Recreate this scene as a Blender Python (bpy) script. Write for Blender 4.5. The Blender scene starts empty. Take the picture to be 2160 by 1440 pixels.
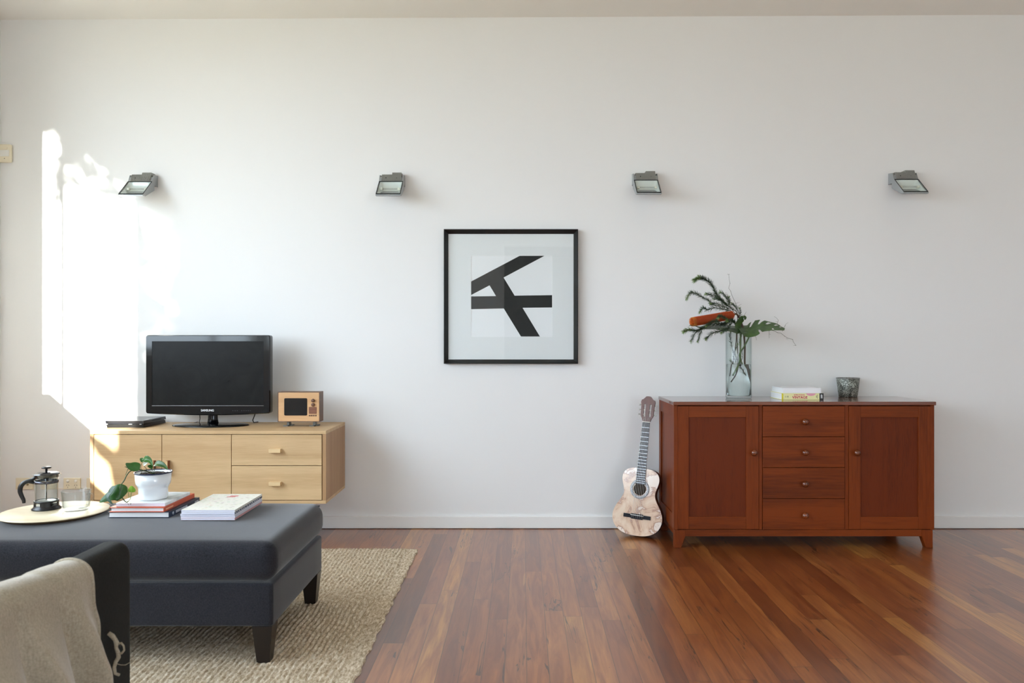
import bpy, bmesh, math, random
from mathutils import Vector, Matrix
random.seed(7)
SC = bpy.context.scene
COL = SC.collection
PI = math.pi

# ------------------------------------------------------------------ camera, world, sun, exposure
F = 1630.0; CX = 1090.0; CY = 725.0; H = 1.05; D = 4.4      # focal length and vanishing point in px (2160x1440 frame), eye height, wall distance
cam_d = bpy.data.cameras.new('camera'); cam = bpy.data.objects.new('camera', cam_d); COL.objects.link(cam)
cam.location = (0, 0, H); cam.rotation_euler = (PI/2, 0, 0)
cam_d.sensor_width = 36; cam_d.lens = F*36/2160
cam_d.shift_x = -(CX-1080)/2160; cam_d.shift_y = (CY-720)/2160
cam_d.clip_start = 0.05
cam_d.dof.use_dof = True; cam_d.dof.focus_distance = 4.0; cam_d.dof.aperture_fstop = 6.3
SC.camera = cam

w = bpy.data.worlds.new('world'); SC.world = w; w.use_nodes = True
bg = w.node_tree.nodes['Background']
bg.inputs[0].default_value = (0.745, 0.862, 1.0, 1); bg.inputs[1].default_value = 4.6
SUN_DIR = Vector((0.235, 1.0, -0.2)).normalized()            # low sun from behind the camera's left, through the left window
sd = bpy.data.lights.new('sun', 'SUN'); sd.energy = 18.0; sd.angle = math.radians(0.55); sd.color = (1.0, 0.96, 0.90)
sun = bpy.data.objects.new('sun', sd); COL.objects.link(sun)
sun.rotation_euler = SUN_DIR.to_track_quat('-Z', 'Y').to_euler(); sun.location = (-4, -9, 4)
def portal(x, y, z, sx, sy, rot):
    l = bpy.data.lights.new('window_portal', 'AREA'); l.shape = 'RECTANGLE'; l.size = sx; l.size_y = sy
    l.cycles.is_portal = True
    o = bpy.data.objects.new('window_portal', l); COL.objects.link(o); o.location = (x, y, z); o.rotation_euler = rot
SC.view_settings.view_transform = 'Standard'; SC.view_settings.look = 'None'
SC.view_settings.gamma = 1; SC.view_settings.use_curve_mapping = False
SC.view_settings.exposure = 1.27
SC.cycles.use_denoising = True
SC.cycles.max_bounces = 10; SC.cycles.diffuse_bounces = 7; SC.cycles.transparent_max_bounces = 16
SC.cycles.sample_clamp_indirect = 6.0

# ------------------------------------------------------------------ helpers
def P(px, py, d):
    return Vector(((px-CX)*d/F, d, H-(py-CY)*d/F))
def s2l(c):
    c = c/255.0
    return c/12.92 if c <= 0.04045 else ((c+0.055)/1.055)**2.4
def rgb(r, g, b): return (s2l(r), s2l(g), s2l(b), 1.0)

class MB:
    def __init__(self): self.v = []; self.f = []; self.sm = []; self.mi = []
    def add(self, vs, fs, smooth=False, mi=0):
        b = len(self.v); self.v += [tuple(q) for q in vs]
        for f in fs: self.f.append([i+b for i in f]); self.sm.append(smooth); self.mi.append(mi)
        return self
    def box(self, x0, x1, y0, y1, z0, z1, mi=0):
        v = [(x0,y0,z0),(x1,y0,z0),(x1,y1,z0),(x0,y1,z0),(x0,y0,z1),(x1,y0,z1),(x1,y1,z1),(x0,y1,z1)]
        return self.add(v, [(0,3,2,1),(4,5,6,7),(0,1,5,4),(1,2,6,5),(2,3,7,6),(3,0,4,7)], mi=mi)
    def hull(self, bot, top, mi=0):                       # two quads (counter-clockwise seen from above)
        return self.add(list(bot)+list(top), [(0,3,2,1),(4,5,6,7),(0,1,5,4),(1,2,6,5),(2,3,7,6),(3,0,4,7)], mi=mi)
    def prism(self, poly, axis, a0, a1, mi=0, smooth=False):
        n = len(poly)
        def mk(p, a):
            if axis == 'X': return (a, p[0], p[1])
            if axis == 'Y': return (p[0], a, p[1])
            return (p[0], p[1], a)
        vs = [mk(p, a0) for p in poly]+[mk(p, a1) for p in poly]
        fs = [tuple(range(n)), tuple(range(2*n-1, n-1, -1))]
        self.add(vs, fs, mi=mi)
        b = len(self.v)-2*n
        for i in range(n):
            j = (i+1) % n
            self.f.append([b+i, b+n+i, b+n+j, b+j]); self.sm.append(smooth); self.mi.append(mi)
        return self
    def lathe(self, prof, c=(0,0,0), seg=40, mi=0, smooth=True, rot=None):
        vs = []; fs = []
        for r, z in prof:
            for k in range(seg):
                a = 2*PI*k/seg
                q = Vector((max(r,1e-5)*math.cos(a), max(r,1e-5)*math.sin(a), z))
                if rot is not None: q = rot @ q
                vs.append(q+Vector(c))
        for i in range(len(prof)-1):
            for k in range(seg):
                k2 = (k+1) % seg
                fs.append((i*seg+k, i*seg+k2, (i+1)*seg+k2, (i+1)*seg+k))
        return self.add(vs, fs, smooth, mi)
    def tube(self, pts, rad, seg=8, mi=0, caps=True):
        pts = [Vector(p) for p in pts]; n = len(pts)
        if not hasattr(rad, '__len__'): rad = [rad]*n
        vs = []; fs = []; up = None
        for i, p in enumerate(pts):
            t = (pts[min(i+1, n-1)]-pts[max(i-1, 0)]).normalized()
            if up is None: up = Vector((0,0,1)) if abs(t.z) < 0.9 else Vector((1,0,0))
            a = (up-t*up.dot(t)).normalized(); up = a; b = t.cross(a)
            for k in range(seg):
                g = 2*PI*k/seg
                vs.append(p+(a*math.cos(g)+b*math.sin(g))*rad[i])
        for i in range(n-1):
            for k in range(seg):
                k2 = (k+1) % seg
                fs.append((i*seg+k, i*seg+k2, (i+1)*seg+k2, (i+1)*seg+k))
        if caps:
            fs.append(tuple(range(seg-1, -1, -1))); fs.append(tuple(range((n-1)*seg, n*seg)))
        return self.add(vs, fs, True, mi)
    def grid(self, rows, mi=0, smooth=True, skip=None):
        n = len(rows); m = len(rows[0]); vs = [q for r in rows for q in r]; fs = []
        for i in range(n-1):
            for j in range(m-1):
                if skip and skip(i, j): continue
                fs.append((i*m+j, i*m+j+1, (i+1)*m+j+1, (i+1)*m+j))
        return self.add(vs, fs, smooth, mi)
    def rbox(self, x0, x1, y0, y1, z0, z1, r, n=10, crown=0.0, rz=None, puff=0.0, mi=0):
        rz = r if rz is None else rz
        cx, cy, cz = (x0+x1)/2, (y0+y1)/2, (z0+z1)/2; hx, hy, hz = (x1-x0)/2, (y1-y0)/2, (z1-z0)/2
        ts = [-1+2*i/n for i in range(n+1)]
        def axis_vals(h, rr):                                # denser near the rounded edges
            m = 6; a = [-h+rr*(1-math.cos(PI/2*k/m)) for k in range(m+1)]
            mid = [-(h-rr)+(2*(h-rr))*k/n for k in range(1, n)]
            return a+mid+[-q for q in reversed(a)]
        X = axis_vals(hx, r); Y = axis_vals(hy, r); Z = axis_vals(hz, rz)
        def pr(p):
            ix = max(-(hx-r), min(hx-r, p[0])); iy = max(-(hy-r), min(hy-r, p[1])); iz = max(-(hz-rz), min(hz-rz, p[2]))
            dx, dy, dz = (p[0]-ix)/r, (p[1]-iy)/r, (p[2]-iz)/rz
            l = math.sqrt(dx*dx+dy*dy+dz*dz)
            if l > 1e-9: dx, dy, dz = dx/l, dy/l, dz/l
            u, v, ww = ix/hx, iy/hy, iz/hz
            q = [ix+dx*r, iy+dy*r, iz+dz*rz]
            cr = crown*max(0, 1-u**2)*max(0, 1-v**2)
            if p[2] > 0: q[2] += cr
            pf = puff*(1-(q[2]/hz)**2)
            q[0] += pf*dx; q[1] += pf*dy
            return (cx+q[0], cy+q[1], cz+q[2])
        for (A, B, fn) in ((X, Y, lambda a, b: (a, b, hz)), (Y, X, lambda a, b: (b, a, -hz)),
                           (X, Z, lambda a, b: (a, -hy, b)), (Z, X, lambda a, b: (b, hy, a)),
                           (Y, Z, lambda a, b: (hx, a, b)), (Z, Y, lambda a, b: (-hx, b, a))):
            # reversed nesting keeps every face pointing out
            rows = [[pr(fn(a, b)) for a in A] for b in B]
            self.grid(rows, mi)
        return self
    def build(self, name, mats, parent=None, bevel=0.0, seg=2, merge=False):
        me = bpy.data.meshes.new(name)
        me.from_pydata(self.v, [], self.f); me.validate()
        if not isinstance(mats, (list, tuple)): mats = [mats]
        for m in mats: me.materials.append(m)
        if len(me.polygons) == len(self.f):
            me.polygons.foreach_set('use_smooth', self.sm); me.polygons.foreach_set('material_index', self.mi)
        if merge:
            b = bmesh.new(); b.from_mesh(me); bmesh.ops.remove_doubles(b, verts=b.verts, dist=1e-5)
            bmesh.ops.recalc_face_normals(b, faces=b.faces); b.to_mesh(me); b.free()
        o = bpy.data.objects.new(name, me); COL.objects.link(o)
        if parent is not None:
            o.parent = parent; me.transform(WM[parent].inverted()); WM[o] = WM[parent]
        else: WM[o] = Matrix.Identity(4)
        me.update()
        if bevel:
            md = o.modifiers.new('bevel', 'BEVEL'); md.width = bevel; md.segments = seg; md.limit_method = 'ANGLE'; md.angle_limit = math.radians(40)
        return o
WM = {}
def tag(o, label, cat, group=None):
    o['label'] = label; o['category'] = cat
    if group: o['group'] = group
    return o
def thing(name, label, cat, loc, group=None, rotz=0):
    o = bpy.data.objects.new(name, None); COL.objects.link(o); o.empty_display_size = 0.05
    o.location = loc; o.rotation_euler = (0, 0, rotz)
    WM[o] = Matrix.Translation(Vector(loc)) @ Matrix.Rotation(rotz, 4, 'Z')
    return tag(o, label, cat, group)
def struct(o): o['kind'] = 'structure'; return o
def copy_tree(o, parent=None):
    c = o.copy(); COL.objects.link(c); c.parent = parent
    for ch in [q for q in list(o.children)]: copy_tree(ch, c)
    return c
def text_mb(s, size, M, depth=0.0004, sx=1.0, bold=0.0):
    cu = bpy.data.curves.new('lettering', 'FONT'); cu.body = s; cu.size = size; cu.extrude = depth; cu.offset = bold
    cu.align_x = 'CENTER'; cu.align_y = 'CENTER'
    o = bpy.data.objects.new('lettering', cu); COL.objects.link(o)
    bpy.context.view_layer.update()
    me = bpy.data.meshes.new_from_object(o.evaluated_get(bpy.context.evaluated_depsgraph_get()))
    COL.objects.unlink(o); bpy.data.objects.remove(o)
    mb = MB()
    vs = [M @ Vector((v.co.x*sx, v.co.y, v.co.z)) for v in me.vertices]
    mb.add(vs, [list(p.vertices) for p in me.polygons])
    bpy.data.meshes.remove(me)
    return mb
FRONT = Matrix(((1,0,0,0),(0,0,-1,0),(0,1,0,0),(0,0,0,1)))          # text plane facing the camera (-Y)

# ------------------------------------------------------------------ materials
def mat(name, col=(0.8,0.8,0.8,1), rough=0.5, metal=0.0, **kw):
    m = bpy.data.materials.new(name); m.use_nodes = True
    b = m.node_tree.nodes['Principled BSDF']
    b.inputs['Base Color'].default_value = col; b.inputs['Roughness'].default_value = rough; b.inputs['Metallic'].default_value = metal
    for k, v in kw.items(): b.inputs[k].default_value = v
    return m
class N:
    def __init__(self, m): self.m = m; self.nt = m.node_tree; self.b = self.nt.nodes['Principled BSDF']
    def new(self, t, **kw):
        n = self.nt.nodes.new(t)
        for k, v in kw.items():
            if k.startswith('i_'):
                key = k[2:]; key = int(key) if key.isdigit() else key.replace('_', ' ')
                n.inputs[key].default_value = v
            else: setattr(n, k, v)
        return n
    def ln(self, a, b): self.nt.links.new(a, b); return self
    def math(self, op, a, b=None, c=None):
        n = self.nt.nodes.new('ShaderNodeMath'); n.operation = op
        for i, q in enumerate((a, b, c)):
            if q is None: continue
            if isinstance(q, (int, float)): n.inputs[i].default_value = q
            else: self.nt.links.new(q, n.inputs[i])
        return n.outputs[0]
    def ramp(self, fac, stops):
        n = self.nt.nodes.new('ShaderNodeValToRGB'); e = n.color_ramp.elements
        while len(e) < len(stops): e.new(0.5)
        for k, (p, c) in enumerate(stops): e[k].position = p; e[k].color = c
        self.nt.links.new(fac, n.inputs[0]); return n.outputs[0]
    def mix(self, fac, a, b, mode='MIX'):
        n = self.nt.nodes.new('ShaderNodeMix'); n.data_type = 'RGBA'; n.blend_type = mode
        for s, q in ((n.inputs[0], fac), (n.inputs[6], a), (n.inputs[7], b)):
            if isinstance(q, (int, float)): s.default_value = q
            elif isinstance(q, tuple): s.default_value = q
            else: self.nt.links.new(q, s)
        return n.outputs[2]
    def bump(self, h, strength=0.3, dist=0.001):
        n = self.nt.nodes.new('ShaderNodeBump'); n.inputs['Strength'].default_value = strength; n.inputs['Distance'].default_value = dist
        self.nt.links.new(h, n.inputs['Height']); self.nt.links.new(n.outputs[0], self.b.inputs['Normal']); return n
    def coord(self, scale=(1,1,1), kind='Object', rot=(0,0,0)):
        t = self.new('ShaderNodeTexCoord'); mp = self.new('ShaderNodeMapping'); mp.inputs['Scale'].default_value = scale; mp.inputs['Rotation'].default_value = rot
        self.ln(t.outputs[kind], mp.inputs[0]); return mp.outputs[0]
    def noise(self, vec, scale=5, detail=3, rough=0.5, dist=0.0):
        n = self.new('ShaderNodeTexNoise'); n.inputs['Scale'].default_value = scale; n.inputs['Detail'].default_value = detail
        n.inputs['Roughness'].default_value = rough; n.inputs['Distortion'].default_value = dist
        self.ln(vec, n.inputs['Vector']); return n.outputs[0]

def paint(name, col, rough=0.6):
    m = mat(name, col, rough); n = N(m)
    n.bump(n.noise(n.coord(), 260, 2), 0.12, 0.0006); return m
def wood(name, dark, light, grain='X', rough=0.45, coat=0.0, scale=1.0, fig=0.5, coat_rough=0.15, fine=0.5):
    m = mat(name, light, rough); n = N(m)
    st = {'X': (1.2, 22, 22), 'Y': (22, 1.2, 22), 'Z': (22, 22, 1.2)}[grain]
    st = tuple(q*scale for q in st)
    v = n.coord(st)
    ring = n.noise(v, 0.55, 4, 0.55, 1.2*fig)
    fine_ = n.noise(n.coord(tuple(q*5 for q in st)), 1.3, 3, 0.6)
    big = n.noise(n.coord((1.5,1.5,1.5)), 1.6, 2)
    f = n.math('ADD', n.math('MULTIPLY', ring, 0.6), n.math('ADD', n.math('MULTIPLY', fine_, 0.3*fine*2), n.math('MULTIPLY', big, 0.25)))
    c = n.ramp(f, [(0.38, dark), (0.72, light)])
    n.ln(c, n.b.inputs['Base Color'])
    n.b.inputs['Coat Weight'].default_value = coat; n.b.inputs['Coat Roughness'].default_value = coat_rough
    n.bump(fine_, 0.08, 0.0005)
    return m
def fabric(name, c1, c2, scale=1.0, bump=0.4, sheen=0.3):
    m = mat(name, c1, 0.95); n = N(m)
    v = n.coord((1,1,1))
    f1 = n.noise(n.coord((420*scale, 420*scale, 160*scale)), 1.0, 2, 0.6)
    f2 = n.noise(n.coord((150*scale, 520*scale, 520*scale)), 1.0, 2, 0.6)
    big = n.noise(v, 3.0, 3)
    f = n.math('ADD', n.math('MULTIPLY', n.math('ADD', f1, f2), 0.38), n.math('MULTIPLY', big, 0.24))
    n.ln(n.ramp(f, [(0.36, c1), (0.62, c2)]), n.b.inputs['Base Color'])
    n.b.inputs['Sheen Weight'].default_value = sheen; n.b.inputs['Sheen Roughness'].default_value = 0.4
    n.b.inputs['Specular IOR Level'].default_value = 0.15
    n.bump(n.math('ADD', f1, f2), bump, 0.001)
    return m
def thin_glass(name, tint=(1,1,1,1), ior=1.5, edge=0.35, rough=0.0, graze=0.9):
    m = bpy.data.materials.new(name); m.use_nodes = True; nt = m.node_tree; nt.nodes.clear()
    out = nt.nodes.new('ShaderNodeOutputMaterial'); tr = nt.nodes.new('ShaderNodeBsdfTransparent'); gl = nt.nodes.new('ShaderNodeBsdfGlossy')
    lf = nt.nodes.new('ShaderNodeLayerWeight'); lf.inputs[0].default_value = 0.5
    pw = nt.nodes.new('ShaderNodeMath'); pw.operation = 'POWER'; pw.inputs[1].default_value = 5.0; nt.links.new(lf.outputs[1], pw.inputs[0])
    fr = nt.nodes.new('ShaderNodeMath'); fr.operation = 'MULTIPLY_ADD'; fr.inputs[1].default_value = graze; fr.inputs[2].default_value = ((ior-1)/(ior+1))**2; nt.links.new(pw.outputs[0], fr.inputs[0])
    mx = nt.nodes.new('ShaderNodeMixShader'); gl.inputs['Roughness'].default_value = rough
    lw = nt.nodes.new('ShaderNodeLayerWeight'); lw.inputs[0].default_value = 0.12
    mc = nt.nodes.new('ShaderNodeMix'); mc.data_type = 'RGBA'; mc.inputs[6].default_value = tint
    mc.inputs[7].default_value = (tint[0]*edge, tint[1]*(edge+0.06), tint[2]*(edge+0.05), 1)
    nt.links.new(lw.outputs[1], mc.inputs[0]); nt.links.new(mc.outputs[2], tr.inputs[0])
    nt.links.new(fr.outputs[0], mx.inputs[0]); nt.links.new(tr.outputs[0], mx.inputs[1]); nt.links.new(gl.outputs[0], mx.inputs[2])
    nt.links.new(mx.outputs[0], out.inputs[0]); return m

M = {}
M['wall'] = paint('wall_paint', rgb(234, 234, 233), 0.55)
M['ceiling'] = paint('ceiling_paint', rgb(236, 234, 229), 0.8)
M['trim'] = mat('trim_paint', rgb(238, 237, 234), 0.35)
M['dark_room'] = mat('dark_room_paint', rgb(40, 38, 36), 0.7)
M['ground'] = paint('garden_paving', rgb(150, 142, 120), 0.9)
M['exterior'] = paint('render_coat', rgb(190, 180, 165), 0.9)

def floor_mat():
    m = mat('jarrah_floorboards', rgb(150, 80, 40), 0.3); n = N(m)
    W = 0.0718
    v = n.coord((1,1,1), 'Object', (0, 0, math.radians(0.46)))
    sp = n.new('ShaderNodeSeparateXYZ'); n.ln(v, sp.inputs[0]); x, y = sp.outputs[0], sp.outputs[1]
    u = n.math('DIVIDE', n.math('ADD', x, 20.02), W); ui = n.math('FLOOR', u); uf = n.math('FRACT', u)
    wn = n.new('ShaderNodeTexWhiteNoise', noise_dimensions='1D'); n.ln(ui, wn.inputs['W'])
    vv = n.math('ADD', n.math('DIVIDE', y, 1.55), n.math('MULTIPLY', wn.outputs[0], 13.7)); vi = n.math('FLOOR', vv); vf = n.math('FRACT', vv)
    cb = n.new('ShaderNodeCombineXYZ'); n.ln(ui, cb.inputs[0]); n.ln(vi, cb.inputs[1])
    wb = n.new('ShaderNodeTexWhiteNoise', noise_dimensions='2D'); n.ln(cb.outputs[0], wb.inputs['Vector'])
    rnd = wb.outputs[0]
    base = n.ramp(rnd, [(0.0, rgb(122, 66, 26)), (0.2, rgb(146, 82, 34)), (0.42, rgb(166, 100, 46)), (0.62, rgb(182, 120, 62)), (0.78, rgb(152, 88, 46)), (0.93, rgb(200, 142, 70))])
    # grain: shifted per board
    off = n.new('ShaderNodeCombineXYZ'); n.ln(n.math('MULTIPLY', rnd, 71.3), off.inputs[0]); n.ln(n.math('MULTIPLY', rnd, 37.7), off.inputs[1])
    va = n.new('ShaderNodeVectorMath', operation='ADD'); n.ln(v, va.inputs[0]); n.ln(off.outputs[0], va.inputs[1])
    def mp(s):
        q = n.new('ShaderNodeMapping'); q.inputs['Scale'].default_value = s; n.ln(va.outputs[0], q.inputs[0]); return q.outputs[0]
    g1 = n.noise(mp((26, 2.2, 1)), 1.0, 4, 0.6, 1.4); g2 = n.noise(mp((130, 6, 1)), 1.0, 3, 0.6, 0.4); g3 = n.noise(mp((9, 1.1, 1)), 1.0, 2, 0.5, 0.8)
    c = n.mix(n.ramp(g1, [(0.36, (0,0,0,1)), (0.66, (1,1,1,1))]), n.mix(1.0, base, rgb(196, 170, 160), 'MULTIPLY'), base)
    c = n.mix(n.math('MULTIPLY', n.math('SUBTRACT', g2, 0.35), 0.5), c, rgb(96, 52, 26))
    # pale sapwood streaks
    sap = n.ramp(g3, [(0.72, (0,0,0,1)), (0.74, (1,1,1,1))]); c = n.mix(n.math('MULTIPLY', sap, 0.5), c, rgb(196, 144, 82))
    # black gum veins
    vein_n = n.noise(mp((17, 1.15, 1)), 1.0, 3, 0.55, 1.2)
    ridge = n.math('ABSOLUTE', n.math('SUBTRACT', vein_n, 0.5))
    msk = n.noise(mp((5, 1.5, 1)), 1.3, 2)
    vein = n.math('MULTIPLY', n.math('LESS_THAN', ridge, 0.010), n.math('GREATER_THAN', msk, 0.57))
    c = n.mix(n.math('MULTIPLY', vein, 0.82), c, rgb(34, 22, 18))
    fl = n.noise(mp((60, 22, 1)), 1.0, 2); c = n.mix(n.math('MULTIPLY', n.math('GREATER_THAN', fl, 0.765), 0.7), c, rgb(44, 26, 20))
    # joints
    e = n.math('MINIMUM', uf, n.math('SUBTRACT', 1.0, uf)); j1 = n.math('LESS_THAN', e, 0.016)
    e2 = n.math('MINIMUM', vf, n.math('SUBTRACT', 1.0, vf)); j2 = n.math('LESS_THAN', e2, 0.0009)
    j = n.math('MAXIMUM', j1, j2); c = n.mix(n.math('MULTIPLY', j, 0.72), c, rgb(38, 20, 14))
    n.ln(c, n.b.inputs['Base Color'])
    rr = n.math('ADD', n.math('MULTIPLY', g1, 0.05), 0.265); n.ln(rr, n.b.inputs['Roughness'])
    n.b.inputs['Specular IOR Level'].default_value = 0.5
    n.b.inputs['Coat Weight'].default_value = 0.8; n.b.inputs['Coat Roughness'].default_value = 0.28; n.b.inputs['Coat IOR'].default_value = 1.5
    h = n.math('SUBTRACT', n.math('MULTIPLY', n.noise(v, 9, 2), 0.5), n.math('MULTIPLY', j, 0.6))
    n.bump(h, 0.25, 0.0012)
    return m
M['floor'] = floor_mat()
M['oak_x'] = wood('pale_oak', rgb(186, 150, 106), rgb(214, 182, 138), 'X', 0.5, 0.1, 1.4)
M['oak_z'] = wood('pale_oak_side', rgb(158, 118, 80), rgb(184, 146, 104), 'Z', 0.5, 0.1, 1.0)
M['oak_light'] = wood('pale_oak_handle', rgb(206, 172, 124), rgb(230, 200, 154), 'X', 0.5)
M['handle_shaded'] = wood('handle_side_shade', rgb(112, 66, 44), rgb(138, 84, 58), 'Z', 0.6)  # door handle sides, their shade and shadow put into the brown
M['shadow_gap'] = mat('console_gap_shade', rgb(70, 46, 28), 0.9)  # dark sheet behind the fronts, shade of the gaps put into its colour
M['mah_x'] = wood('red_stained_wood', rgb(72, 27, 6), rgb(124, 55, 16), 'X', 0.42, 0.0, 0.7, coat_rough=0.2, fine=0.8)
M['mah_z'] = wood('red_stained_wood_upright', rgb(72, 27, 6), rgb(121, 53, 15), 'Z', 0.42, 0.0, 0.9, coat_rough=0.2, fine=0.8)
M['mah_panel'] = wood('red_stained_panel', rgb(68, 24, 6), rgb(104, 42, 12), 'Z', 0.45, 0.0, 2.2, coat_rough=0.25, fine=1.0)
M['mah_top'] = wood('red_stained_top', rgb(80, 32, 10), rgb(122, 56, 20), 'X', 0.22, 0.8, 0.7, coat_rough=0.08)
for q in ('mah_x', 'mah_z', 'mah_panel'): M[q].node_tree.nodes['Principled BSDF'].inputs['Specular IOR Level'].default_value = 0.2
M['mah_dark'] = mat('sideboard_gap_shade', rgb(40, 14, 6), 0.8)  # darkens the slits between doors and drawers, shade painted as colour
M['char'] = fabric('charcoal_fabric', rgb(27, 27, 31), rgb(51, 51, 57), 1.0, 0.4, 0.4)
M['char_chair'] = fabric('dark_chair_fabric', rgb(27, 27, 25), rgb(44, 44, 41), 1.0, 0.3, 0.04)
M['seam'] = mat('seam_thread', rgb(34, 34, 40), 0.9)
M['espresso'] = mat('espresso_leg', rgb(26, 18, 16), 0.35)
M['blanket'] = fabric('beige_linen', rgb(156, 145, 124), rgb(190, 180, 160), 0.7, 0.25, 0.4)
M['piano'] = mat('gloss_black', rgb(12, 13, 15), 0.08)
M['plastic_black'] = mat('matt_black_plastic', rgb(22, 23, 26), 0.4)
M['grey_text'] = mat('pale_lettering', rgb(225, 228, 232), 0.4)
def screen_mat():
    m = mat('lcd_screen', rgb(30, 30, 31), 0.4, **{'Specular IOR Level': 0.15}); n = N(m)
    f = n.noise(n.coord((1,1,1)), 6, 4, 0.6, 2.5)
    n.ln(n.ramp(f, [(0.3, rgb(18,18,18)), (0.8, rgb(30,30,29))]), n.b.inputs['Base Color'])
    n.ln(n.math('ADD', n.math('MULTIPLY', f, 0.25), 0.2), n.b.inputs['Roughness']); return m
M['screen'] = screen_mat()
M['metal'] = mat('grey_cast_metal', rgb(158, 162, 163), 0.45, 0.35)
M['fin'] = mat('grey_fin_metal', rgb(152, 152, 146), 0.5, 0.2)
M['reflector'] = mat('brushed_reflector', rgb(228, 233, 230), 0.35, 0.25)
M['gasket'] = mat('black_gasket', rgb(24, 28, 28), 0.5)
M['ceramic'] = mat('lamp_ceramic', rgb(226, 224, 210), 0.4)
M['bulb'] = thin_glass('lamp_quartz', (0.95,0.95,0.95,1))
M['pane'] = thin_glass('clear_pane', (0.99,0.995,0.99,1), 1.45, 0.9, 0.0, 0.4)
M['vase_glass'] = thin_glass('vase_glass', (0.97,0.99,0.985,1), 1.5, 0.5)
M['cup_glass'] = thin_glass('cup_glass', (0.97,0.985,0.985,1), 1.5, 0.42)
m = mat('water', (0.96,0.99,1,1), 0.0, **{'Transmission Weight': 1.0, 'IOR': 1.33}); M['water'] = m
M['plate'] = mat('cream_plastic', rgb(232, 222, 196), 0.4)
M['plate_white'] = mat('white_plastic', rgb(236, 234, 226), 0.35)
M['slot'] = mat('socket_slot', rgb(60, 50, 40), 0.8)
M['brass'] = mat('old_brass', rgb(150, 130, 96), 0.35, 0.8)
M['frame_black'] = mat('black_frame', rgb(16, 16, 16), 0.28)
M['mat_board'] = paint('mat_board', rgb(232, 234, 236), 0.9)
M['print_white'] = mat('print_paper', rgb(240, 241, 244), 0.8)
M['print_black'] = mat('print_ink', rgb(24, 24, 23), 0.6)
M['bevel_core'] = mat('mat_bevel', rgb(250, 250, 250), 0.7)

# ------------------------------------------------------------------ room
XL, XR, YR = -2.94, 4.6, -3.4
CK = 0.36                                                   # ceiling rises towards the camera
def ceil_z(x, y): return 2.9085+0.005*x+CK*(D-y)
mb = MB(); mb.box(XL-0.2, XR+0.2, YR-0.2, D+0.2, -0.1, 0.0); struct(mb.build('floor', M['floor']))
mb = MB(); mb.box(XL-0.2, XR+0.2, D, D+0.2, 0.0, 3.05); struct(mb.build('wall_back', M['wall']))
a = [(XL-0.2, D), (XR+0.2, D), (XR+0.2, YR-0.2), (XL-0.2, YR-0.2)]
mb = MB(); mb.hull([(x, y, ceil_z(x, y)) for x, y in reversed(a)], [(x, y, ceil_z(x, y)+0.15) for x, y in reversed(a)])
struct(mb.build('ceiling', M['ceiling']))
# left wall with two openings
SILL, HEAD = 0.97, 2.7
W1 = (-0.52, 3.37); W2 = (-3.0, -0.8)
def wall_left(mb, y0, y1, z0, z1): mb.box(XL-0.16, XL, y0, y1, z0, z1)
mb = MB()
def topz(y): return ceil_z(XL, y)+0.1
mb.prism([(W1[1], 0), (D, 0), (D, 3.0), (W1[1], topz(W1[1]))], 'X', XL-0.16, XL)
mb.prism([(W2[1], 0), (W1[0], 0), (W1[0], topz(W1[0])), (W2[1], topz(W2[1]))], 'X', XL-0.16, XL)
mb.prism([(YR, 0), (W2[0], 0), (W2[0], topz(W2[0])), (YR, topz(YR))], 'X', XL-0.16, XL)
for a, b in (W1, W2):
    mb.box(XL-0.16, XL, a, b, 0, SILL)
    mb.prism([(a, HEAD), (b, HEAD), (b, topz(b)), (a, topz(a))], 'X', XL-0.16, XL)
struct(mb.build('wall_left', M['wall'], merge=False))
for k, (a, b) in enumerate((W1, W2)):
    mb = MB(); x0, x1 = XL-0.12, XL-0.07
    mb.box(x0, x1, a, a+0.05, SILL, HEAD); mb.box(x0, x1, b-0.05, b, SILL, HEAD)
    mb.box(x0, x1, a, b, SILL, SILL+0.05); mb.box(x0, x1, a, b, HEAD-0.05, HEAD)
    for q, hw in (((2.49, 0.016), (0.66, 0.05)) if k == 0 else (((a+b)/2, 0.02),)): mb.box(x0+0.018, x1-0.018, q-hw, q+hw, SILL, HEAD)
    fr = struct(mb.build('window_%d' % (k+1), M['trim']))
    MB().box(x0+0.022, x0+0.028, a+0.05, b-0.05, SILL+0.05, HEAD-0.05).build('pane', M['pane'], fr)
    portal(XL-0.17, (a+b)/2, (SILL+HEAD)/2, HEAD-SILL, b-a, (0, -PI/2, 0))
# rear wall: white on the left, a dark kitchen recess on the right, a wide window at each side
mb = MB(); RW = ((-2.7, -1.25), (2.2, 4.3)); RZ = (0.5, 2.75)
HR = ceil_z(0, YR)+0.2
def rw(x0, x1, z0, z1): mb.box(x0, x1, YR-0.2, YR, z0, z1)
rw(XL-0.16, RW[0][0], 0, HR); rw(RW[0][0], RW[0][1], 0, RZ[0]); rw(RW[0][0], RW[0][1], RZ[1], HR); rw(RW[0][1], -0.2, 0, HR)
rw(-0.2, 1.9, 2.6, HR); rw(1.9, RW[1][0], 0, HR); rw(RW[1][0], RW[1][1], 0, RZ[0]); rw(RW[1][0], RW[1][1], RZ[1], HR); rw(RW[1][1], XR+0.2, 0, HR)
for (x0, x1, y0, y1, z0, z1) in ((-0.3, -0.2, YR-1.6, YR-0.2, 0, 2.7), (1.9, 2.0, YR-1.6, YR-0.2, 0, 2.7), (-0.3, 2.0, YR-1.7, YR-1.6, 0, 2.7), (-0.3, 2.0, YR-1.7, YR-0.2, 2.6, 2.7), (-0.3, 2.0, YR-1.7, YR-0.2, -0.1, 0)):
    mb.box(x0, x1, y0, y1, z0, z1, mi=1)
struct(mb.build('wall_rear', [M['wall'], M['dark_room']]))
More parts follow.
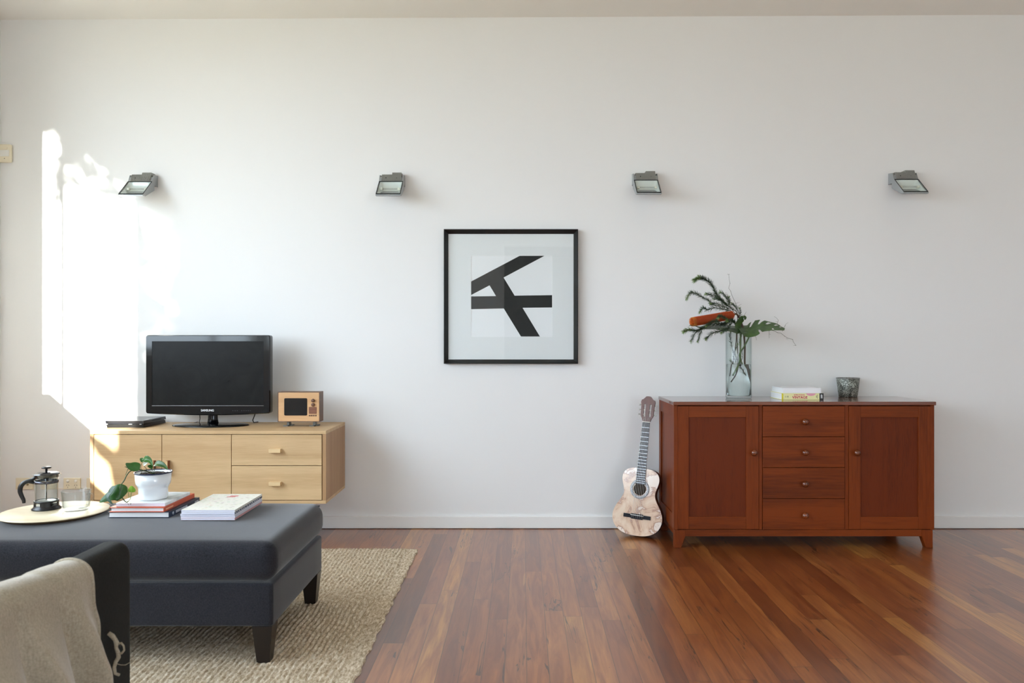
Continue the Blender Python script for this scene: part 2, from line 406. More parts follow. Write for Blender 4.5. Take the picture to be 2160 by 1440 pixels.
for k, (a, b) in enumerate(RW):
    mb = MB()
    for q in (a, (a+b)/2-0.025, b-0.05): mb.box(q, q+0.05, YR-0.12, YR-0.07, RZ[0], RZ[1])
    mb.box(a, b, YR-0.12, YR-0.07, RZ[0], RZ[0]+0.05); mb.box(a, b, YR-0.12, YR-0.07, RZ[1]-0.05, RZ[1])
    struct(mb.build('window_%d' % (k+3), M['trim']))
    portal((a+b)/2, YR-0.21, (RZ[0]+RZ[1])/2, b-a, RZ[1]-RZ[0], (PI/2, 0, PI))
mb = MB(); mb.prism([(YR, 0), (D, 0), (D, 3.0), (YR, ceil_z(XR, YR)+0.1)], 'X', XR, XR+0.16); struct(mb.build('wall_right', M['wall']))
mb = MB(); mb.box(XL, XR, D-0.014, D, 0.003, 0.07); struct(mb.build('baseboard_back', M['trim'], bevel=0.003))
mb = MB(); mb.box(XL, XL+0.014, YR, D-0.014, 0.003, 0.07); struct(mb.build('baseboard_left', M['trim'], bevel=0.003))
mb = MB(); mb.box(XR-0.014, XR, YR, D-0.014, 0.003, 0.07); struct(mb.build('baseboard_right', M['trim'], bevel=0.003))
mb = MB(); mb.box(XL-0.05, XL+0.04, W1[0]-0.03, W1[1]+0.0, SILL-0.025, SILL+0.002); struct(mb.build('trim_1', M['trim'], bevel=0.004))
# outside: paving and added unseen walls keeping the low sun off the other windows
mb = MB(); mb.box(-30, 30, -40, 12, -0.45, -0.25); struct(mb.build('ground', M['ground']))
mb = MB(); mb.box(XL-0.98, XL-0.17, -4.3, -4.1, -0.25, 3.7); struct(mb.build('wall_sun_block_near', M['exterior']))  # added out of view to block sun at the second left window
mb = MB(); mb.box(-8.0, 12.0, -25.2, -25.0, -0.25, 7.8); struct(mb.build('wall_sun_block_far', M['exterior']))  # added far behind to block sun at the rear windows
# small leafy tree just outside, between the sun and the left window
def garden_tree():
    rs = random.Random(21)
    def inside(p, poly):
        c = False; j = len(poly)-1
        for i in range(len(poly)):
            a, b = poly[i], poly[j]
            if (a[1] > p[1]) != (b[1] > p[1]) and p[0] < (b[0]-a[0])*(p[1]-a[1])/(b[1]-a[1])+a[0]: c = not c
            j = i
        return c
    A = [(60, 40), (470, 40), (470, 900), (372, 900), (374, 655), (345, 625), (313, 600), (313, 538), (345, 545), (374, 585), (374, 500), (300, 440), (265, 428), (175, 395), (135, 402), (128, 445), (95, 440), (112, 425), (120, 290), (60, 270)]
    B = [(285, 440), (312, 500), (312, 610), (374, 665), (372, 900), (285, 900)]
    t = thing('garden_tree', 'leafy garden tree outside the left windows', 'tree', (-4.1, -1.6, -0.25))
    lv = MB(); bk = MB()
    for poly, dens in ((A, 4600), (B, 7000)):
        for q in range(dens):
            px, py = rs.uniform(60, 470), rs.uniform(40, 900)
            if not inside((px, py), poly): continue
            w_ = P(px, py, D)-SUN_DIR*rs.uniform(6.0, 6.7)
            if w_.x > XL-0.24: w_.x = XL-0.24
            a = Vector((rs.gauss(0, 1), rs.gauss(0, 0.4), rs.gauss(0, 1))).normalized(); b = a.cross(Vector((rs.gauss(0, .5), 1, rs.gauss(0, .5)))).normalized()
            l, wd = rs.uniform(0.03, 0.05), rs.uniform(0.018, 0.028)
            lv.add([w_-a*l, w_-b*wd, w_+a*l, w_+b*wd], [(0, 1, 2, 3)])
    top = P(300, 200, D)-SUN_DIR*6.4
    bk.tube([(-3.36, -1.9, -0.3), (-3.35, -1.92, 1.4), (-3.36, -1.9, 2.6), (-3.42, -1.9, 3.3)], [0.06, 0.055, 0.045, 0.03], 10)
    for px, py in ((100, 130), (200, 180), (300, 120), (380, 250)):
        e = P(px, py, D)-SUN_DIR*6.3; bk.tube([(-3.42, -1.9, 3.25), (-3.45+(e.x+3.4)*0.4, -1.85, 3.4), tuple(e)], [0.03, 0.02, 0.008], 8)
    # one low bough whose shadow crosses the end of the oak console
    bk.tube([(-3.35, -1.92, 1.2), tuple(P(245, 975, 3.95)-SUN_DIR*5.6), tuple(P(215, 948, 3.95)-SUN_DIR*5.6), tuple(P(185, 915, 3.95)-SUN_DIR*5.6)], [0.05, 0.05, 0.045, 0.02], 8)
    bk.build('trunk', mat('bark', rgb(90, 76, 60), 0.9), t)
    lv.build('foliage', mat('tree_foliage', rgb(80, 110, 50), 0.6), t)
garden_tree()

# ------------------------------------------------------------------ rug
def rug():
    import numpy as np
    x0, x1, y0, y1 = -2.35, -0.5, 0.35, 3.93
    xs = np.concatenate([np.arange(x0, -1.95, 0.012), np.arange(-1.95, x1+1e-6, 0.0042)])
    ys = np.concatenate([np.arange(y0, 1.9, 0.02), np.arange(1.9, y1+1e-6, 0.0042)])
    X, Y = np.meshgrid(xs, ys)
    rs = np.random.RandomState(3)
    wob = 0.003*np.sin(Y*9.0+X*3)+0.0025*np.sin(Y*23+X*17)
    Xw = X+wob
    p = 0.0185
    bord = (x1-X) < 0.055
    pp = np.where(bord, 0.0092, p)
    r = np.floor((x1-Xw)/pp); fr = (x1-Xw)/pp-r
    prof = np.abs(np.sin(np.pi*fr))**0.7
    ph = (r*0.37) % 1.0
    side = np.where(fr < 0.5, 1.0, -1.0)
    lump = 0.5+0.5*np.sin(2*np.pi*(Y/np.where(bord, 0.010, 0.017)+ph+side*(fr-0.5)*1.3+0.25*side))
    amp = 0.75+0.5*rs.rand(*X.shape)*0.5
    jit = rs.rand(*X.shape)
    h = 0.0045+np.where(bord, 0.0035, 0.0095)*prof*(0.64+0.36*lump)*amp+0.0012*jit
    h = np.where(((x1-X) < 0.004) | ((X-x0) < 0.004), 0.002, h)
    edge = 0.006*np.sin(Y*31)*0.4+0.003*np.sin(Y*67)
    Xo = X+np.where((x1-X) < 0.03, edge*(1-(x1-X)/0.03), 0)
    Yo = Y.copy()
    Yo[-1, :] += 0.004*np.sin(xs*2*np.pi/p); 
    n, m = X.shape
    co = np.stack([Xo, Yo, h], -1).reshape(-1, 3)
    idx = np.arange(n*m).reshape(n, m)
    f = np.stack([idx[:-1, :-1], idx[:-1, 1:], idx[1:, 1:], idx[1:, :-1]], -1).reshape(-1, 4)
    # skirt + underside corners
    ring = np.concatenate([idx[0, :], idx[1:, -1], idx[-1, -2::-1], idx[-2:0:-1, 0]])
    low = co[ring].copy(); low[:, 2] = 0.0008
    base = n*m; k = len(ring); li = base+np.arange(k)
    sk = np.stack([ring, li, np.roll(li, -1), np.roll(ring, -1)], -1)
    co = np.concatenate([co, low]); f = np.concatenate([f, sk])
    me = bpy.data.meshes.new('rug')
    me.vertices.add(len(co)); me.vertices.foreach_set('co', co.astype(np.float32).ravel())
    me.loops.add(f.size); me.loops.foreach_set('vertex_index', f.ravel().astype(np.int32))
    me.polygons.add(len(f)); me.polygons.foreach_set('loop_start', np.arange(0, f.size, 4).astype(np.int32))
    me.polygons.foreach_set('use_smooth', np.ones(len(f), bool)); me.update(calc_edges=True); me.validate()
    mt = mat('jute', rgb(180, 160, 128), 0.95); q = N(mt)
    n1 = q.noise(q.coord((120, 40, 120)), 1.0, 2, 0.7); n2 = q.noise(q.coord((500, 500, 500)), 1.0, 2)
    ff = q.math('ADD', q.math('MULTIPLY', n1, 0.65), q.math('MULTIPLY', n2, 0.35))
    q.ln(q.ramp(ff, [(0.34, rgb(146, 126, 100)), (0.5, rgb(200, 182, 156)), (0.66, rgb(238, 228, 210))]), q.b.inputs['Base Color'])
    q.b.inputs['Specular IOR Level'].default_value = 0.1
    q.bump(n2, 0.5, 0.001)
    me.materials.append(mt)
    o = bpy.data.objects.new('rug', me); COL.objects.link(o); WM[o] = Matrix.Identity(4)
    tag(o, 'thick woven natural jute rug on the floorboards under the ottoman', 'rug')
rug()

# ------------------------------------------------------------------ ottoman
def ottoman():
    x0, x1, y0, y1 = -1.93, -0.788, 2.50, 3.15
    t = thing('ottoman', 'long rectangular charcoal fabric ottoman standing on the jute rug', 'ottoman', ((x0+x1)/2, (y0+y1)/2, 0.010))
    cu = MB().rbox(x0, x1, y0, y1, 0.272, 0.406, 0.04, 14, 0.012, 0.045, 0.006).build('cushion', M['char'], t, merge=True)
    z = 0.3925; e = 0.012
    pts = [(x0+e, y0+e, z), (x1-e, y0+e, z), (x1-e, y1-e, z), (x0+e, y1-e, z), (x0+e, y0+e, z)]
    mb = MB()
    for a, b in zip(pts, pts[1:]):
        ln = 24; q = []
        for i in range(ln+1):
            s = i/ln; v = Vector(a).lerp(Vector(b), s); q.append(v)
        mb.tube(q, 0.0016, 6)
    mb.build('seam', M['seam'], cu)
    MB().rbox(x0+0.004, x1-0.004, y0+0.004, y1-0.004, 0.132, 0.274, 0.014, 6, 0, 0.01).build('base', M['char'], t, merge=True)
    for (ax, ay) in ((x0, y0), (x1, y0), (x1, y1), (x0, y1)):
        sx = 1 if ax == x0 else -1; sy = 1 if ay == y0 else -1
        def q(i0, wd, zz):
            xa, xb = sorted((ax+sx*i0, ax+sx*(i0+wd))); ya, yb = sorted((ay+sy*i0, ay+sy*(i0+wd)))
            return [(xa, ya, zz), (xb, ya, zz), (xb, yb, zz), (xa, yb, zz)]
        MB().hull(q(0.018, 0.042, 0.0095), q(0.006, 0.066, 0.134)).build('leg', M['espresso'], t, bevel=0.002)
ottoman()

# ------------------------------------------------------------------ armchair and throw
def armchair():
    t = thing('armchair', 'dark charcoal upholstered armchair with a linen throw over its arm, in front of the ottoman', 'armchair', (-1.25, 1.35, 0.010))
    for xa, xb in ((-0.955, -0.877), (-1.68, -1.602)):
        MB().rbox(xa, xb, 0.92, 1.775, 0.13, 0.603, 0.03, 8, 0.0, 0.034).build('arm', M['char_chair'], t, merge=True)
    MB().rbox(-1.60, -0.957, 1.02, 1.76, 0.13, 0.30, 0.02, 6).build('seat_base', M['char_chair'], t, merge=True)
    MB().rbox(-1.598, -0.960, 1.07, 1.77, 0.301, 0.42, 0.04, 8, 0.012).build('seat_cushion', M['char_chair'], t, merge=True)
    MB().rbox(-1.68, -0.877, 0.80, 0.918, 0.13, 0.80, 0.04, 8).build('backrest', M['char_chair'], t, merge=True)
    for lx in (-0.93, -1.63):
        for ly in (0.88, 1.72):
            MB().hull([(lx-0.014, ly-0.014, 0.0095), (lx+0.014, ly-0.014, 0.0095), (lx+0.014, ly+0.014, 0.0095), (lx-0.014, ly+0.014, 0.0095)],
                      [(lx-0.022, ly-0.022, 0.132), (lx+0.022, ly-0.022, 0.132), (lx+0.022, ly+0.022, 0.132), (lx-0.022, ly+0.022, 0.132)]).build('leg', M['espresso'], t, bevel=0.002)
    # pale stitched edge at the arm's end
armchair()
def throw():
    t = thing('throw_blanket', 'beige linen throw draped in folds over the dark armchair arm', 'blanket', (-0.9, 1.3, 0.60))
    xi, xo, zt = -0.955, -0.877, 0.603
    # cross-section path: inside of the arm, over its rounded top, down the outside
    path = []
    for k in range(12): path.append((xi, 0.44+(zt-0.03-0.44)*k/11, -1, 0))
    for k in range(1, 14):
        a = PI*(1-k/14); path.append(((xi+xo)/2+0.039*math.cos(a), zt-0.03+0.03*math.sin(a), math.cos(a), math.sin(a)))
    for k in range(46): path.append((xo, zt-0.03-(zt-0.03-0.20)*k/45, 1, 0))
    def smooth(x): x = max(0, min(1, x)); return x*x*(3-2*x)
    rows = []; ny = 280
    for i, (px, pz, nx, nz) in enumerate(path):
        s = i/(len(path)-1); down = max(0.0, (zt-pz)) if nx > 0 else 0.0
        dd = smooth(down/0.22)
        row = []
        far = 1.585+0.03*smooth(down/0.3)+0.035*down + 0.006*math.sin(pz*70)*smooth(down*6)
        for j in range(ny+1):
            tt = j/ny; y = 0.86+(far-0.86)*tt
            yy = y-0.26*down                                  # folds run forward as they fall
            ph = (yy-1.455)/0.13
            fr = ph-math.floor(ph)
            ridge = smooth(fr/0.22) if fr < 0.22 else 1-((fr-0.22)/0.78)**1.5
            f2 = 0.5+0.5*math.sin(yy*38+1.0+3*down); f3 = 0.5+0.5*math.sin(yy*90+pz*12)
            near = smooth((1.62-y)/0.5)
            off = 0.004+0.007*(0.35+0.65*f2)*(0.3+dd)+0.068*ridge*(0.06+0.94*dd)*(0.75+0.4*near)+0.0022*f3*dd
            if nz > 0: off += 0.024*near*nz+0.003*nz*math.sin(yy*21)**2
            hem = smooth((far-y)/0.07); off = off*(0.25+0.75*hem)+0.003*(1-hem)
            if nx < 0 and nz == 0: off = min(off, 0.004)
            row.append((px+nx*off, y, pz+nz*off))
        rows.append(row)
    o = MB().grid(rows).build('cloth', M['blanket'], t)
    md = o.modifiers.new('thickness', 'SOLIDIFY'); md.thickness = 0.0025; md.offset = 1
    # rolled hem on the far edge
    MB().tube([Vector(r[-1]) for r in rows[12:]], 0.0042, 8).build('hem', M['blanket'], t)
    # knotted fringe at the corner of the folded hem
    def pp(x, y, d=1.625, dx=0.0): v = P(x, y, d); v.x += dx; return v
    q = MB()
    q.tube([pp(229, 1335), pp(237, 1341), pp(243, 1349), pp(246, 1356), pp(245, 1366), pp(249, 1376), pp(250, 1386), pp(244, 1396), pp(241, 1408), pp(243, 1420), pp(252, 1423)],
           [0.004, 0.005, 0.0042, 0.0052, 0.0035, 0.0042, 0.0045, 0.004, 0.0038, 0.0032, 0.0028], 8)
    q.tube([pp(246, 1358), pp(256, 1356), pp(261, 1362), pp(262, 1371), pp(257, 1377), pp(250, 1379)], 0.0022, 6)
    q.build('tassel', M['blanket'], t)
    MB().tube([pp(243, 1398), pp(255, 1402), pp(265, 1402), pp(275, 1396)], 0.0007, 5).build('tassel', M['blanket'], t)
    for (bx, by) in ((214, 1440), (200, 1455), (188, 1470)):
        MB().tube([pp(bx, by-20, 1.60), pp(bx+3, by, 1.60), pp(bx+1, by+40, 1.60), pp(bx+3, by+70, 1.60)], [0.004, 0.005, 0.003, 0.002], 6).build('tassel', M['blanket'], t)
throw()

# ------------------------------------------------------------------ wall-hung media console
CF, CB = 3.95, 4.386
CXL, CXR, CZ0, CZ1 = -2.181, -0.975, 0.233, 0.6065
def console():
    t = thing('media_console', 'wall-hung pale oak media console with two doors and two drawers under the television', 'media console', ((CXL+CXR)/2, 4.17, CZ0))
    mb = MB(); th = 0.018
    mb.box(CXL, CXR, CF, CB, CZ1-th, CZ1); mb.box(CXL, CXR, CF, CB, CZ0, CZ0+0.016)
    mb.box(CXL+0.02, CXR-0.02, D-0.018, D-0.0005, CZ0+0.05, CZ1-0.03)
    mb.build('carcass', M['oak_x'], t, bevel=0.001)
    for x in (CXL, CXR-th): MB().box(x, x+th, CF, CB, CZ0+0.0161, CZ1-th-0.0001).build('side_panel', M['oak_z'], t)
    MB().box(CXL+th, CXR-th, CF+0.022, CF+0.03, CZ0+0.017, CZ1-th-0.001).build('gap_backing', M['shadow_gap'], t)
    zt, zb, zm = 0.602-0.0165, 0.252, 0.4275
    g = 0.0016
    xs = [CXL+th, -1.815, -1.459, CXR-th]
    # push-latch showing above the first door
    for i, (a, b) in enumerate(zip(xs[:2], xs[1:3])):
        d = MB().box(a+g, b-g, CF+0.001, CF+0.02, zb, zt).build('door', M['oak_x'], t, bevel=0.0008)
        hx = (b-0.036) if i == 0 else (a+0.036)
        hd = MB().box(hx-0.006, hx+0.006, CF-0.026, CF+0.0012, 0.39, 0.455).build('handle', M['handle_shaded'], d)
        MB().box(hx-0.006, hx+0.006, CF-0.029, CF-0.0261, 0.39, 0.455).build('handle_face', M['oak_light'], hd)
    for a, b in ((zm+g, zt), (zb, zm-g)):
        d = MB().box(xs[2]+g, xs[3]-g-0.003, CF+0.001, CF+0.02, a, b).build('drawer', M['oak_x'], t, bevel=0.0008)
        zc = (a+b)/2-0.002
        MB().box(-1.262, -1.202, CF-0.022, CF+0.0012, zc-0.0095, zc+0.0095).build('handle', M['oak_light'], d, bevel=0.001)
console()

# ------------------------------------------------------------------ television
def television():
    y = 4.19; k = y/F
    x0, x1 = (306.5-CX)*k, (569.5-CX)*k; zt, zb = H-(706.5-CY)*k, H-(872-CY)*k
    xc = (x0+x1)/2
    t = thing('television', 'black flat television with gloss bezel standing on the oak media console', 'television', (xc, 4.21, CZ1))
    # bezel ring with gently bowed lower edge
    def outline(ins, lo=True):
        pts = []; r = max(0.012-ins, 0.004)
        a0, a1, b0, b1 = x0+ins, x1-ins, zb+ins, zt-ins
        for cx, cz, s in ((a1-r, b1-r, 0), (a0+r, b1-r, 1), (a0+r, b0+r, 2), (a1-r, b0+r, 3)):
            for q in range(5):
                an = PI/2*(s+q/4); pts.append([cx+r*math.cos(an), cz+r*math.sin(an)])
            if lo and s == 2:
                for q in range(1, 12):
                    u = q/12; pts.append([a0+r+(a1-a0-2*r)*u, b0-0.010*math.sin(PI*u)])
        return pts
    mb = MB(); o1 = outline(0); o2 = outline(0.004); ol = outline(0.0)
    n = len(o1)
    sx0, sx1 = (320.5-CX)*k, (556-CX)*k; sz1, sz0 = H-(719.5-CY)*k, H-(855.5-CY)*k
    back = [(p[0], y+0.045, p[1]) for p in ol]; mid = [(p[0], y+0.008, p[1]) for p in ol]; fr = [(p[0], y, p[1]) for p in o2]
    def inner(p): return (max(sx0, min(sx1, xc+(p[0]-xc)*1.3)), y, max(sz0, min(sz1, (sz0+sz1)/2+(p[1]-(sz0+sz1)/2)*1.3)))
    inn = [inner(p) for p in o2]
    rows = [back, mid, fr, inn]
    vs = [q for r in rows for q in r]; fs = []
    for i in range(3):
        for j in range(n):
            j2 = (j+1) % n; fs.append((i*n+j, i*n+j2, (i+1)*n+j2, (i+1)*n+j))
    mb.add(vs, fs, False)
    mb.box(sx0-0.001, sx1+0.001, y+0.0045, y+0.006, sz0-0.001, sz1+0.001)
    bz = mb.build('bezel', M['piano'], t)
    MB().box(sx0, sx1, y+0.002, y+0.0042, sz0, sz1).build('screen', M['screen'], t)
    MB().tube([(sx0, y-0.0003, sz0), (sx1, y-0.0003, sz0)], 0.0008, 5).build('bezel_trim', M['grey_text'], bz)
    MB().box(xc-0.25, xc+0.25, y+0.045, y+0.085, zb+0.04, zt-0.05).box(x0+0.004, x1-0.004, y+0.04, y+0.047, zb+0.004, zt-0.004).build('rear_housing', M['plastic_black'], t, bevel=0.008)
    zc = H-(865.5-CY)*k
    text_mb('SAMSUNG', 0.0155, Matrix.Translation((xc-0.001, y-0.0006, zc)) @ FRONT, 0.0003, 1.0, 0.0004).build('brand_lettering', M['grey_text'], bz)
    mb = MB()
    for q in range(9):
        if q == 3: continue
        mb.box(xc+0.135+q*0.012, xc+0.139+q*0.012, y-0.0006, y+0.0002, zc-0.002, zc-0.0008)
    mb.build('button_marks', mat('dim_marks', rgb(90, 100, 120), 0.4), bz)
    # stand
    yb = 4.215
    MB().lathe([(0.0, 0.0), (0.030, 0.0), (0.026, 0.03), (0.0245, 0.06), (0.026, 0.075), (0, 0.075)], (xc+0.015, yb+0.01, CZ1+0.006), 24).build('stand_neck', M['piano'], t)
    prof = [(0.0, 0.0), (0.99, 0.0), (1.0, 0.003), (0.97, 0.0065), (0.7, 0.009), (0.2, 0.0115), (0.0, 0.0115)]
    sc = MB().lathe(prof, (0, 0, 0), 56)
    sc.v = [(xc+0.015+a*0.205, yb-0.02+b*0.115, CZ1+0.0003+c) for a, b, c in sc.v]
    sc.build('stand_base', M['piano'], t)
    return xc, zb
tvx, tvz = television()
def cable(pts, r, label, cat='cable', m='plastic_black', name='power_cable'):
    o = MB().tube(pts, r, 8).build(name, M[m]); tag(o, label, cat); return o
cable([P(541, 862, 4.29), P(537, 876, 4.3), P(533, 886, 4.31), Vector((-1.47, 4.32, CZ1+0.004)), Vector((-1.46, 4.36, CZ1+0.0035))], 0.0028, 'pair of black cables hanging behind the right half of the television', name='power_cable')
cable([P(420, 866, 4.29), P(422, 882, 4.30), Vector((-1.76, 4.28, CZ1+0.0034)), Vector((-1.80, 4.31, CZ1+0.0034)), Vector((-1.80, 4.36, CZ1+0.0034))], 0.0022, 'thin black cable behind the television stand neck, on the console', name='signal_cable')

# ------------------------------------------------------------------ game console, toy television
def game_console():
    xa, xb, ya, yb, z = -2.172, -1.972, 4.085, 4.34, CZ1
    t = thing('game_console', 'slim black slanted game console lying on the left end of the oak console', 'game console', ((xa+xb)/2, 4.21, z), rotz=0.0)
    def sl(z0, z1, x0, x1, y0, y1, sk): return MB().hull([(x0, y0+sk, z0), (x1, y0+sk, z0), (x1, y1+sk, z0), (x0, y1+sk, z0)], [(x0, y0, z1), (x1, y0, z1), (x1, y1, z1), (x0, y1, z1)])
    sl(z+0.0003, z+0.017, xa+0.002, xb-0.002, ya, yb, 0.006).build('lower_shell', M['plastic_black'], t, bevel=0.001)
    sl(z+0.017, z+0.0205, xa+0.006, xb-0.006, ya+0.006, yb-0.004, 0.0).build('disc_slot_band', M['piano'], t)
    m = mat('satin_dark_shell', rgb(46, 50, 58), 0.22)
    sl(z+0.0205, z+0.037, xa, xb, ya-0.006, yb, 0.006).build('upper_shell', m, t, bevel=0.001)
    for q0, q1 in ((xa+0.12, xa+0.138), (xb-0.022, xb-0.012)): MB().box(q0, q1, ya-0.001, ya+0.01, z+0.0178, z+0.0196).build('port', M['grey_text'], t)
    mb = MB()
    for q in range(8): mb.box(xb-0.0005, xb+0.0004, ya+0.09+q*0.014, ya+0.1+q*0.014, z+0.026, z+0.031)
    mb.build('side_vent', M['gasket'], t)
game_console()
def toy_tv():
    y = 4.15; k = y/F
    x0, x1 = (586-CX)*k, (674.3-CX)*k; z0, z1 = H-(889.5-CY)*k, H-(826.3-CY)*k
    t = thing('toy_television', 'small wooden toy television with dark screen beside the black television', 'toy television', ((x0+x1)/2, y+0.04, CZ1))
    w1 = wood('walnut_case', rgb(84, 58, 42), rgb(120, 86, 62), 'Y', 0.5, 0.1)
    w2 = wood('blond_face', rgb(196, 148, 100), rgb(222, 180, 132), 'X', 0.5, 0.1, 1.6)
    w3 = wood('walnut_inlay', rgb(110, 66, 46), rgb(146, 96, 70), 'X', 0.5)
    mb = MB(); q = 0.0035
    mb.box(x0, x1, y, y+0.078, z1-q, z1).box(x0, x1, y, y+0.078, z0, z0+q).box(x0, x0+q, y, y+0.078, z0+q, z1-q).box(x1-q, x1, y, y+0.078, z0+q, z1-q).box(x0+q, x1-q, y+0.07, y+0.076, z0+q, z1-q)
    mb.build('case', w1, t)
    f = MB().box(x0+q, x1-q, y+0.0005, y+0.006, z0+q, z1-q).build('face_panel', w2, t)
    def Z(py): return H-(py-CY)*k
    def XX(px): return (px-CX)*k
    def rrect(mb, a0, a1, b0, b1, r, ya, yb):
        pts = []
        for cx, cz, s in ((a1-r, b1-r, 0), (a0+r, b1-r, 1), (a0+r, b0+r, 2), (a1-r, b0+r, 3)):
            for i in range(5):
                an = PI/2*(s+i/4); pts.append((cx+r*math.cos(an), cz+r*math.sin(an)))
        return mb.prism(pts, 'Y', ya, yb)
    rrect(MB(), XX(599.5), XX(648), Z(876), Z(839.5), 0.006, y-0.0005, y+0.002).build('screen', mat('toy_screen', rgb(16, 15, 14), 0.15), f)
    rrect(MB(), XX(651.5), XX(668), Z(872.6), Z(858), 0.004, y-0.0006, y+0.002).build('speaker_panel', w3, f)
    for cy in (844.5, 853.3):
        kn = MB().lathe([(0, 0.011), (0.0075, 0.011), (0.009, 0.009), (0.0095, 0.0)], (XX(660.5), y+0.0005, Z(cy)), 20, rot=Matrix.Rotation(PI/2, 3, 'X')).build('knob', w1, f)
        MB().box(XX(660.5)-0.007, XX(660.5)+0.007, y-0.0125, y-0.0102, Z(cy)-0.0012, Z(cy)+0.0012).build('knob_grip', w3, kn)
    for q in range(4):
        MB().box(XX(651.8+q*4.3), XX(654.8+q*4.3), y-0.0012, y+0.002, Z(877.6), Z(874.6)).build('button', w1, f)
    fm = mat('grey_foot', rgb(110, 110, 106), 0.4, 0.5)
    for fx in (604.5, 659.5):
        c = XX(fx)+0.002; mb = MB()
        mb.box(c-0.006, c+0.006, y+0.02, y+0.06, CZ1+0.005, z0)
        mb.box(c-0.02, c+0.006, y-0.001, y+0.012, CZ1+0.0003, CZ1+0.0055).box(c-0.006, c+0.02, y+0.03, y+0.07, CZ1+0.0003, CZ1+0.0055).box(c-0.006, c+0.006, y+0.0, y+0.06, CZ1+0.0003, CZ1+0.0055)
        mb.build('foot', fm, t)
toy_tv()

# ------------------------------------------------------------------ framed print
def picture():
    yf = D-0.036; k = yf/F
    x0, x1 = (936-CX)*k, (1219.5-CX)*k; z1, z0 = H-(483-CY)*k, H-(767-CY)*k
    t = thing('framed_print', 'square abstract black and white print in a black frame on the wall', 'picture', ((x0+x1)/2, D, (z0+z1)/2))
    # frame: thin outer lip, faces sloping inwards
    mb = MB(); iw = 0.024; lip = 0.004
    def ring(i, y): return [(x0+i, y, z0+i), (x1-i, y, z0+i), (x1-i, y, z1-i), (x0+i, y, z1-i)]
    rows = [ring(0, D-0.0005), ring(0, yf), ring(lip, yf), ring(iw, D-0.012), ring(iw, D-0.0005)]
    vs = [q for r in rows for q in r]; fs = []
    for i in range(4):
        for j in range(4): j2 = (j+1) % 4; fs.append((i*4+j, i*4+j2, (i+1)*4+j2, (i+1)*4+j))
    mb.add(vs, fs); mb.build('frame', M['frame_black'], t)
    MB().box(x0+iw-0.001, x1-iw+0.001, D-0.006, D-0.001, z0+iw-0.001, z1-iw+0.001).build('backing', M['mat_board'], t)
    km = (D-0.008)/F
    def U(zx): return (920+zx/4.5-CX)*km
    def V(zy): return H-(470+zy/4.5-CY)*km
    a0, a1, b1, b0 = U(330), U(1103), V(310), V(1080)
    mb = MB(); e = iw-0.0005
    yb, yf2 = D-0.0065, D-0.009
    X0, X1, Z0, Z1 = x0+e, x1-e, z0+e, z1-e
    mb.box(X0, a0, yf2, yb, Z0, Z1).box(a1, X1, yf2, yb, Z0, Z1).box(a0, a1, yf2, yb, b1, Z1).box(a0, a1, yf2, yb, Z0, b0)
    mt = mb.build('mat_board', M['mat_board'], t)
    mb = MB(); q = 0.0012
    mb.box(a0, a0+q, yf2-0.0001, yb, b0, b1).box(a1-q, a1, yf2-0.0001, yb, b0, b1).box(a0, a1, yf2-0.0001, yb, b1-q, b1).box(a0, a1, yf2-0.0001, yb, b0, b0+q)
    mb.build('mat_bevel', M['bevel_core'], mt)
    pr = MB().box(a0, a1, D-0.0069, D-0.0061, b0, b1).build('print_sheet', M['print_white'], t)
    poly = [(331.5, 556), (795, 311), (1030, 311), (640, 518), (745, 690), (1101, 685), (1101, 802), (820, 805), (985, 1078), (805, 1078), (642, 812), (331.5, 818), (331.5, 697), (568, 694), (507, 592), (331.5, 684)]
    MB().prism([(U(a), V(b)) for a, b in poly], 'Y', D-0.0073, D-0.007).build('black_shapes', M['print_black'], pr)
    MB().box(X0, X1, D-0.0125, D-0.0105, Z0, Z1).build('glazing', M['pane'], t)
picture()

